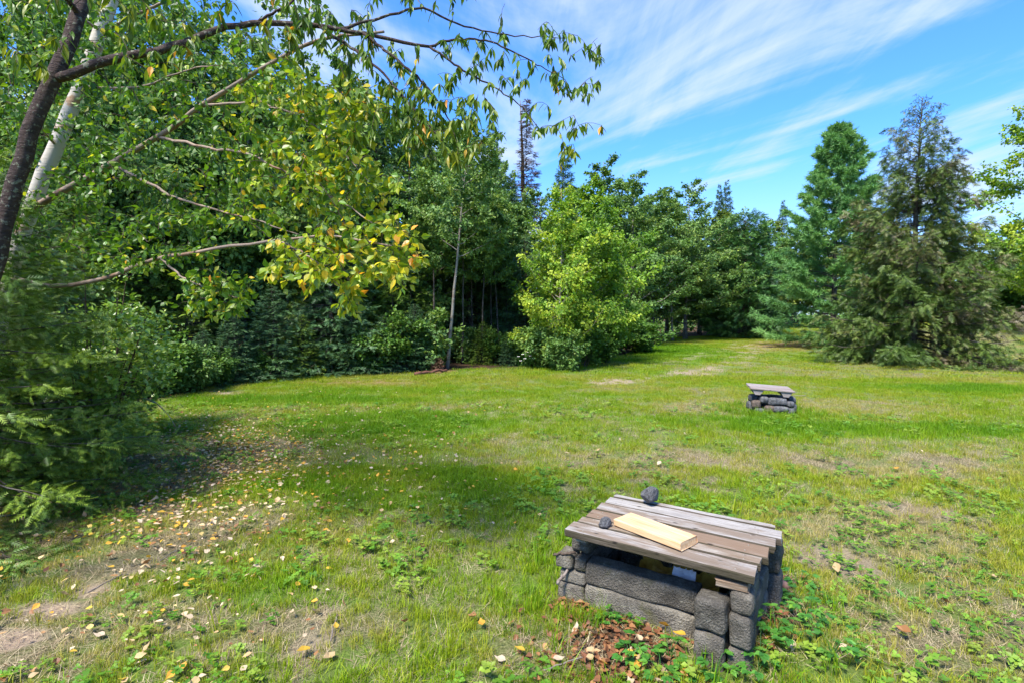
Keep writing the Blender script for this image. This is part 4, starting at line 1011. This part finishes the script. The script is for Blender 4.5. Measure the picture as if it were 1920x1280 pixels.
def leaves_on(tw, yl_of, per, size, hang, spread):
    P, Y, Z, S, Hh = [], [], [], [], []
    for p, L in tw:
        k = max(3, int(per * min(1.3, .45 + L))); use = min(L, .42); t = 1 - rng.uniform(0, 1, k) * use / L
        q = np.stack([np.interp(t, np.linspace(0, 1, len(p)), p[:, c]) for c in range(3)], -1)
        d = norm(p[-1] - p[-2]); y = norm(rng.normal(0, spread, (k, 3)) + d * .35 + np.array((0, 0, -hang))); q = q + y * rng.uniform(.008, .03, (k, 1)) + rng.normal(0, .012, (k, 3))
        z = norm(rng.normal(0, .7, (k, 3)) + np.array((-.25, -.35, .45)))
        P.append(q); Y.append(y); Z.append(z); S.append(size * rng.uniform(.6, 1.2, k)); Hh.append(yl_of(p[-1]) - .04 + rng.normal(0, .13, k) + (rng.uniform(size=k) < .05) * .35)
    return [np.concatenate(a) for a in (P, Y, Z, S, Hh)]
tga = np.array(TG); yla = np.array(YL)
P, Yv, Zv, S, Hu = leaves_on(tw, lambda e: yla[((tga - e) ** 2).sum(1).argmin()], 18, .047, .55, .6); Hu = np.clip(Hu, 0, 1)
cr = MB(); m = MB()
for p, L in tw: m.tube(p, np.linspace(min(.007, .002 + .004 * L), .0012, len(p)), 4, cap=False)
stw = m.build('twigs', M['twig'], birch, False, base); stw['kind'] = 'stuff'
cr.scatter(L_OVATE, P[:1], Yv[:1], Zv[:1], S[:1], Hu[:1]); crown = cr.build('crown', M['birch_leaf'], birch, False, base); crown['kind'] = 'stuff'
keep = pick_parts(birch, crown, L_OVATE, M['birch_leaf'], P, Yv, Zv, S, Hu)
cr = MB(); cr.scatter(L_OVATE, P[keep], Yv[keep], Zv[keep], S[keep], Hu[keep]); crown.data = cr.mesh('crown', M['birch_leaf'], False, base)

# cherry
ct = smooth_path(np.vstack([[(-3.05, 2.55, -.05), (-2.95, 2.55, .9)], limb([(-40, 600, 2.6), (0, 460, 2.6), (22, 360, 2.6), (45, 275, 2.6), (75, 195, 2.6), (103, 140, 2.62)]), limb([(130, 85, 2.65), (152, 30, 2.7), (165, -40, 2.75), (185, -200, 2.9), (200, -420, 3.1)])]), 40, .003)
cl_ = [smooth_path(limb(l), 28, .003) for l in [
    [(100, 148, 2.62), (150, 130, 2.62), (230, 108, 2.65), (310, 92, 2.7), (370, 72, 2.75), (420, 52, 2.8), (480, 42, 2.85), (560, 46, 2.9), (640, 55, 2.95), (700, 68, 3.0), (760, 80, 3.02), (805, 88, 3.05)],
    [(805, 88, 3.05), (850, 120, 3.05), (900, 150, 3.1), (950, 178, 3.12), (985, 207, 3.15), (1010, 243, 3.15)],
    [(805, 88, 3.05), (835, 76, 3.1), (870, 74, 3.15), (920, 78, 3.2), (975, 105, 3.25), (1020, 128, 3.3), (1060, 150, 3.3)],
    [(640, 55, 2.95), (700, 38, 3.05), (795, 10, 3.15), (830, 35, 3.2), (870, 50, 3.25), (950, 68, 3.3), (1060, 72, 3.35)],
    [(600, 50, 2.92), (660, 90, 2.85), (710, 130, 2.8), (750, 175, 2.8), (790, 220, 2.8), (830, 265, 2.8)],
    [(680, 62, 2.98), (740, 110, 2.9), (790, 150, 2.9), (830, 200, 2.9), (855, 260, 2.9)], [(152, 30, 2.7), (100, -30, 2.5), (40, -80, 2.4)], [(480, 42, 2.85), (540, 10, 2.8), (600, -40, 2.8)]]]
base = np.array((-3.05, 2.55, 0)); cherry = empty('cherry_tree', base)
tag(cherry, 'dark barked leaning cherry with long branch arching across the sky, drooping leaves', 'tree')
m = MB(); m.tube(ct, np.linspace(.050, .024, 40), 10); m.build('trunk', M['cherry_bark'], cherry, True, base)
for i, l in enumerate(cl_):
    r0 = [.023, .007, .008, .009, .010, .009, .014, .008][i]; r1 = [.008, .002, .002, .002, .003, .003, .006, .003][i]
    m = MB(); m.tube(l, np.linspace(r0, r1, len(l)), 8); m.build('limb', M['cherry_bark'], cherry, True, base)
TG, YL = region_targets([(540, 700, 10, 130, 2.8, 3.2, 46, .30), (620, 800, 80, 180, 2.7, 3.1, 46, .34), (700, 900, 140, 240, 2.7, 3.05, 62, .42), (760, 920, 220, 310, 2.7, 3.0, 46, .5), (830, 960, 60, 140, 3.0, 3.3, 24, .3), (940, 1060, 30, 150, 3.1, 3.4, 22, .32), (900, 1010, 100, 260, 3.0, 3.3, 14, .40),
                         (1020, 1140, 60, 160, 3.2, 3.5, 22, .36), (1010, 1130, 150, 250, 3.1, 3.4, 22, .45), (1040, 1080, 230, 320, 3.05, 3.2, 6, .6), (0, 380, -30, 130, 2.3, 2.75, 42, .5), (380, 560, -20, 90, 2.6, 2.9, 22, .5), (680, 1000, -40, 30, 3.0, 3.3, 16, .3), (640, 780, 230, 290, 2.7, 2.9, 12, .5)])
tw = grow(cl_ + [ct[18:]], TG); tga = np.array(TG); yla = np.array(YL)
P, Yv, Zv, S, Hu = [], [], [], [], []
for p, L in tw:
    k = rng.integers(4, 8); t = 1 - rng.uniform(0, 1, k) * min(1, .20 / L); q = np.stack([np.interp(t, np.linspace(0, 1, len(p)), p[:, c]) for c in range(3)], -1)
    a = rng.uniform(0, 6.28, k); sp = rng.uniform(.25, 1.15, k); y = np.stack([np.cos(a) * sp, np.sin(a) * sp, np.full(k, -1.)], -1)
    P.append(q); Yv.append(norm(y)); Zv.append(np.stack([np.cos(a), np.sin(a), rng.uniform(0, .6, k)], -1) + rng.normal(0, .4, (k, 3))); S.append(.060 * rng.uniform(.7, 1.25, k))
    Hu.append(yla[((tga - p[-1]) ** 2).sum(1).argmin()] + rng.normal(0, .12, k) + (rng.uniform(size=k) < .04) * .4)
P, Yv, Zv, S, Hu = map(np.concatenate, (P, Yv, Zv, S, Hu)); Hu = np.clip(Hu, 0, 1)
m = MB()
for p, L in tw: m.tube(p, np.linspace(min(.005, .0015 + .003 * L), .0010, len(p)), 4, cap=False)
stw = m.build('twigs', M['twig'], cherry, False, base); stw['kind'] = 'stuff'
cr = MB(); cr.scatter(L_LANCE, P[:1], Yv[:1], Zv[:1], S[:1], Hu[:1]); crown = cr.build('crown', M['cherry_leaf'], cherry, False, base); crown['kind'] = 'stuff'
keep = pick_parts(cherry, crown, L_LANCE, M['cherry_leaf'], P, Yv, Zv, S, Hu)
cr = MB(); cr.scatter(L_LANCE, P[keep], Yv[keep], Zv[keep], S[keep], Hu[keep]); crown.data = cr.mesh('crown', M['cherry_leaf'], False, base)

# near firs and hazel at the left
proto('nfir', 'fir_tree', conifer(501, 3.0, 1.35, .15, 8, 30, 9, .075, .075, droop=.12, hue0=.45, hue1=.35, hang=.18, upt=.05, trunk_r=.04), M['bark'], M['fir_needle'])
place('nfir', 0, 3.75, 1.0, .3, 'near young fir with flat needled boughs beneath the birch', x=-4.05)
place('nfir', 0, 5.3, 1.05, 2.1, 'young fir behind the hazel bush at the lawn edge', x=-5.2)
place('nfir', 0, 4.3, .45, 4.0, 'knee high fir at the foot of the hazel bush', x=-4.35)
proto('haz', 'hazel_bush', bush(511, 2.1, .85, 24, 7600, .060, L_OVATE, .5, .4), M['twig'], M['hazel_leaf'], 'foliage', 'stems')
place('haz', 0, 5.0, .92, .5, 'glossy leaved hazel bush leaning out over the lawn edge', 'bush', x=-4.0)
place('haz', 0, 6.5, 1.0, 2.2, 'glossy leaved hazel bush set back toward the forest edge', 'bush', x=-5.0)
place('haz', 0, 4.7, .42, 3.4, 'low hazel sprout under the leaning hazel bush', 'bush', x=-3.75)
a = at(255, 745, 5.2)
stick('bare_twig', [a, at(292, 752, 5.1), at(316, 778, 5.0), at(330, 800, 5.0)], .007, .002, M['dead_wood'], 'bare dead twig poking out of the hazel bush', 'twig')

# ------------------------------------------------------------------ fallen leaves
def fallen_mesh(hue, seed, curl):
    r = np.random.default_rng(seed); v = L_OVATE[0].copy(); v[:, 1] -= .5
    v[:, 2] = curl * (v[:, 0] ** 2 * 2.2 + v[:, 1] ** 2 * .7) + r.normal(0, .03, len(v)) + .05
    m = MB(); m.add(v, L_OVATE[1], hue); return m.mesh('fallen_leaf', M['fallen'])
FM = [(fallen_mesh(h, i, c), nm) for i, (h, c, nm) in enumerate([(.92, .35, 'yellow'), (.75, .8, 'pale tan'), (.72, .3, 'pale tan'), (.48, .6, 'light brown'), (.22, 1.1, 'brown'), (1.0, .6, 'orange'), (.05, .9, 'dark brown')])]
def leaf_spots(n, boxes):
    out = []
    w = np.array([b[4] for b in boxes], float); w /= w.sum()
    for k, b in zip(rng.multinomial(n, w), boxes):
        for _ in range(k):
            p = gp(np.clip(rng.normal((b[0] + b[1]) / 2, (b[1] - b[0]) * .36), 0, 1960), np.clip(rng.normal((b[2] + b[3]) / 2, (b[3] - b[2]) * .34), 735, 1290)); out.append((p[0], p[1]))
    return np.array(out)
LB = [(240, 560, 785, 900, 10), (0, 520, 900, 1280, 1.9), (520, 900, 760, 960, 3), (900, 1500, 720, 900, 1.0), (480, 1050, 950, 1280, .9), (1400, 1920, 780, 1280, .8), (1030, 1290, 1150, 1280, 1.2)]
sp = leaf_spots(300, LB); sp = sp[pit_free(sp[:, 0], sp[:, 1])]
for i, (x_, y_) in enumerate(sp):
    k = rng.choice(len(FM), p=[.17, .22, .18, .16, .12, .10, .05]); me, nm = FM[k]
    o = link('fallen_leaf', me, None, (x_, y_, H(x_, y_) + rng.uniform(.016, .042)), (rng.normal(0, .3), rng.normal(0, .3), rng.uniform(0, 6.28)))
    s = rng.uniform(.036, .068); o.scale = (s, s, s)
    tag(o, '%s fallen leaf lying on the lawn grass' % nm, 'leaf', '%s leaves fallen on the lawn' % nm)
m = MB(); sp = leaf_spots(5200, [(240, 560, 785, 900, 9), (150, 520, 840, 1040, 7)] + LB[:3] + [(0, 300, 880, 960, 3)]); k = len(sp)
m.scatter(L_OVATE, np.column_stack([sp, hgt(sp[:, 0], sp[:, 1]) + rng.uniform(.018, .052, k)]), rng.normal(0, 1, (k, 3)) * (1, 1, .3), np.array((0, 0, 1.)) + rng.normal(0, .35, (k, 3)), rng.uniform(.014, .046, k), rng.choice([.05, .22, .48, .6, .7, .75, .92, 1.], k))
tag(m.build('leaf_scatter', M['fallen']), 'many small dry leaves strewn over the lawn below the birch', 'leaves', kind='stuff')
m = MB(); q = np.vstack([leaf_spots(900, [(1050, 1290, 1140, 1280, 3), (1415, 1490, 1075, 1220, 1), (1040, 1100, 1110, 1150, .4)])]); q = q[pit_free(q[:, 0], q[:, 1])]; k = len(q)
m.scatter(L_OVATE, np.column_stack([q, hgt(q[:, 0], q[:, 1]) + rng.uniform(.004, .03, k)]), rng.normal(0, 1, (k, 3)) * (1, 1, .3), np.array((0, 0, 1.)) + rng.normal(0, .45, (k, 3)), rng.uniform(.02, .04, k), np.clip(rng.normal(.06, .10, k), 0, 1))
tag(m.build('leaf_litter', M['fallen']), 'brown crushed leaf litter in front of the near fire pit', 'leaf litter', kind='stuff')

# ------------------------------------------------------------------ weeds
def weed_mesh(seed, n, h, s):
    r = np.random.default_rng(seed); fo = MB(); st = MB()
    for i in range(n):
        az = i * 2.4 + r.uniform(-.4, .4); d = np.array((math.cos(az), math.sin(az), 0)); hh = h * r.uniform(.5, 1.1); e = d * hh * r.uniform(.5, 1.0) + (0, 0, hh)
        st.tube(curve(np.zeros(3), e, .03, 5), np.linspace(.0016, .001, 5), 4, cap=False)
        for j, a in enumerate((0, 1.05, -1.05, .5, -.5)):
            dd = np.array((math.cos(az + a), math.sin(az + a), r.uniform(-.25, .1)))
            fo.scatter(L_OVATE, e[None] + dd * .003, dd[None], np.array([(0, 0, 1.)]) + r.normal(0, .2, (1, 3)), s * (1 if j == 0 else .85) * r.uniform(.8, 1.15), np.clip(r.normal(.45, .22), 0, 1))
    return st, fo
for i in range(3): proto('weed%d' % i, 'strawberry_weed', weed_mesh(600 + i, 7, .09, .034), M['weed'], M['weed'], 'leaves', 'stems')
for i, (px, py) in enumerate([(1140, 1170), (1160, 1160), (1185, 1162), (1270, 1190), (1290, 1195), (1215, 1225), (1180, 1235), (1255, 1232), (1310, 1250), (1340, 1265), (1370, 1245), (1395, 1225), (1450, 1115), (1440, 1150), (1470, 1160), (1430, 1190), (1455, 1215), (1425, 1245), (1490, 1140), (1510, 1180),
                              (1480, 1235), (1530, 1215), (1560, 1250), (1440, 1080), (1500, 1100), (1290, 1270), (1545, 1130), (1590, 1190), (1240, 1275), (1420, 1270)]):
    p = gp(px, py)
    if not pit_free(np.array([p[0]]), np.array([p[1]]))[0]: continue
    place('weed%d' % (i % 3), 0, p[1], random.uniform(.7, 1.25), None, 'lobed green weed growing in the litter round the near fire pit', 'weed', 'weeds round the near fire pit', x=p[0])
def rosette(seed):
    r = np.random.default_rng(seed); fo = MB(); st = MB(); n = 11
    for i in range(n):
        az = i * 2.4; dd = np.array((math.cos(az), math.sin(az), r.uniform(.15, .6)))
        fo.scatter(L_LANCE, np.array([(0, 0, .008)]), dd[None], np.array([(0, 0, 1.)]), r.uniform(.035, .062), np.clip(r.normal(.5, .2), 0, 1))
    st.tube([(0, 0, -.01), (0, 0, .012)], [.005, .004], 5)
    return st, fo
for i in range(2): proto('ros%d' % i, 'broadleaf_weed', rosette(640 + i), M['weed'], M['weed'], 'leaves', 'stem')
k = 0
for px, py in [(750, 1165), (1565, 1070), (1600, 1075), (1740, 1075), (1640, 1010), (1900, 1180), (1880, 1165), (820, 1080), (600, 1240), (700, 1250), (950, 1130), (1000, 1100), (900, 1190), (840, 1240), (960, 1230), (1680, 1180), (1750, 1220), (1630, 1250), (1820, 1080), (1850, 1020), (200, 1225), (140, 1010), (180, 985), (60, 970), (230, 960), (380, 1135), (1700, 1120), (1780, 1150), (1580, 960), (1500, 930), (690, 1010), (640, 1090), (760, 1050)]:
    p = gp(px, py); k += 1
    place('ros%d' % (k % 2), 0, p[1], random.uniform(.7, 1.3), None, 'small rosette of broad weed leaves in the open near lawn', 'weed', 'weed rosettes in the near lawn', x=p[0])
# daisies, log, dead seedling, twigs
for i, (px, py) in enumerate([(972, 668), (980, 664), (988, 660), (976, 676), (994, 667), (984, 672), (1000, 672)]):
    p = at(px, py, 14.75); z = H(p[0], 14.75); o = empty('daisy', (p[0], 14.75, z)); tag(o, 'white daisy on thin stem in front of the forest edge bushes', 'flower', 'daisies by the forest edge')
    m = MB(); m.tube([(0, 0, 0), (0, 0, p[2] - z)], .004, 4); m.build('stem', M['weed'], o)
    m = MB(); a = np.arange(9) * .698; m.scatter(L_DIAM, np.tile((0, 0, p[2] - z), (9, 1)), np.column_stack([np.cos(a), np.sin(a), a * 0 + .2]), np.tile((0, -.4, 1.), (9, 1)), .045, 0); m.build('petals', M['daisy'], o)
    m = MB(); m.tube([(0, 0, p[2] - z - .004), (0, 0, p[2] - z + .008)], [.012, .008], 6); m.build('flower_eye', M['daisy_eye'], o)
a, b = gp(778, 705), gp(838, 698)
stick('fallen_log', [(a[0], a[1], .06), (b[0], b[1], .07)], .045, .035, M['rotten'], 'short reddish rotten log at the forest edge', 'log')
proto('dsl', 'dead_seedling', conifer(701, .55, .26, .06, 5, 7, 3, .12, .12, hue0=.5), M['twig'], M['dead_needle'])
c = gp(818, 697); place('dsl', 0, c[1] + .2, .62, 0, 'reddish brown dead conifer seedling behind the rotten log', 'seedling', x=c[0])
for (x0, y0, x1, y1) in [(190, 1005, 225, 992), (385, 985, 425, 960), (165, 1110, 230, 1075), (620, 1200, 632, 1150), (1020, 1255, 1110, 1225), (300, 1050, 330, 1030)]:
    a, b = gp(x0, y0, .02), gp(x1, y1, .025); stick('dry_twig', [a, b], .004, .0025, M['dead_wood'], 'thin dry twig lying on the near lawn', 'twig', 'dry twigs on the lawn')
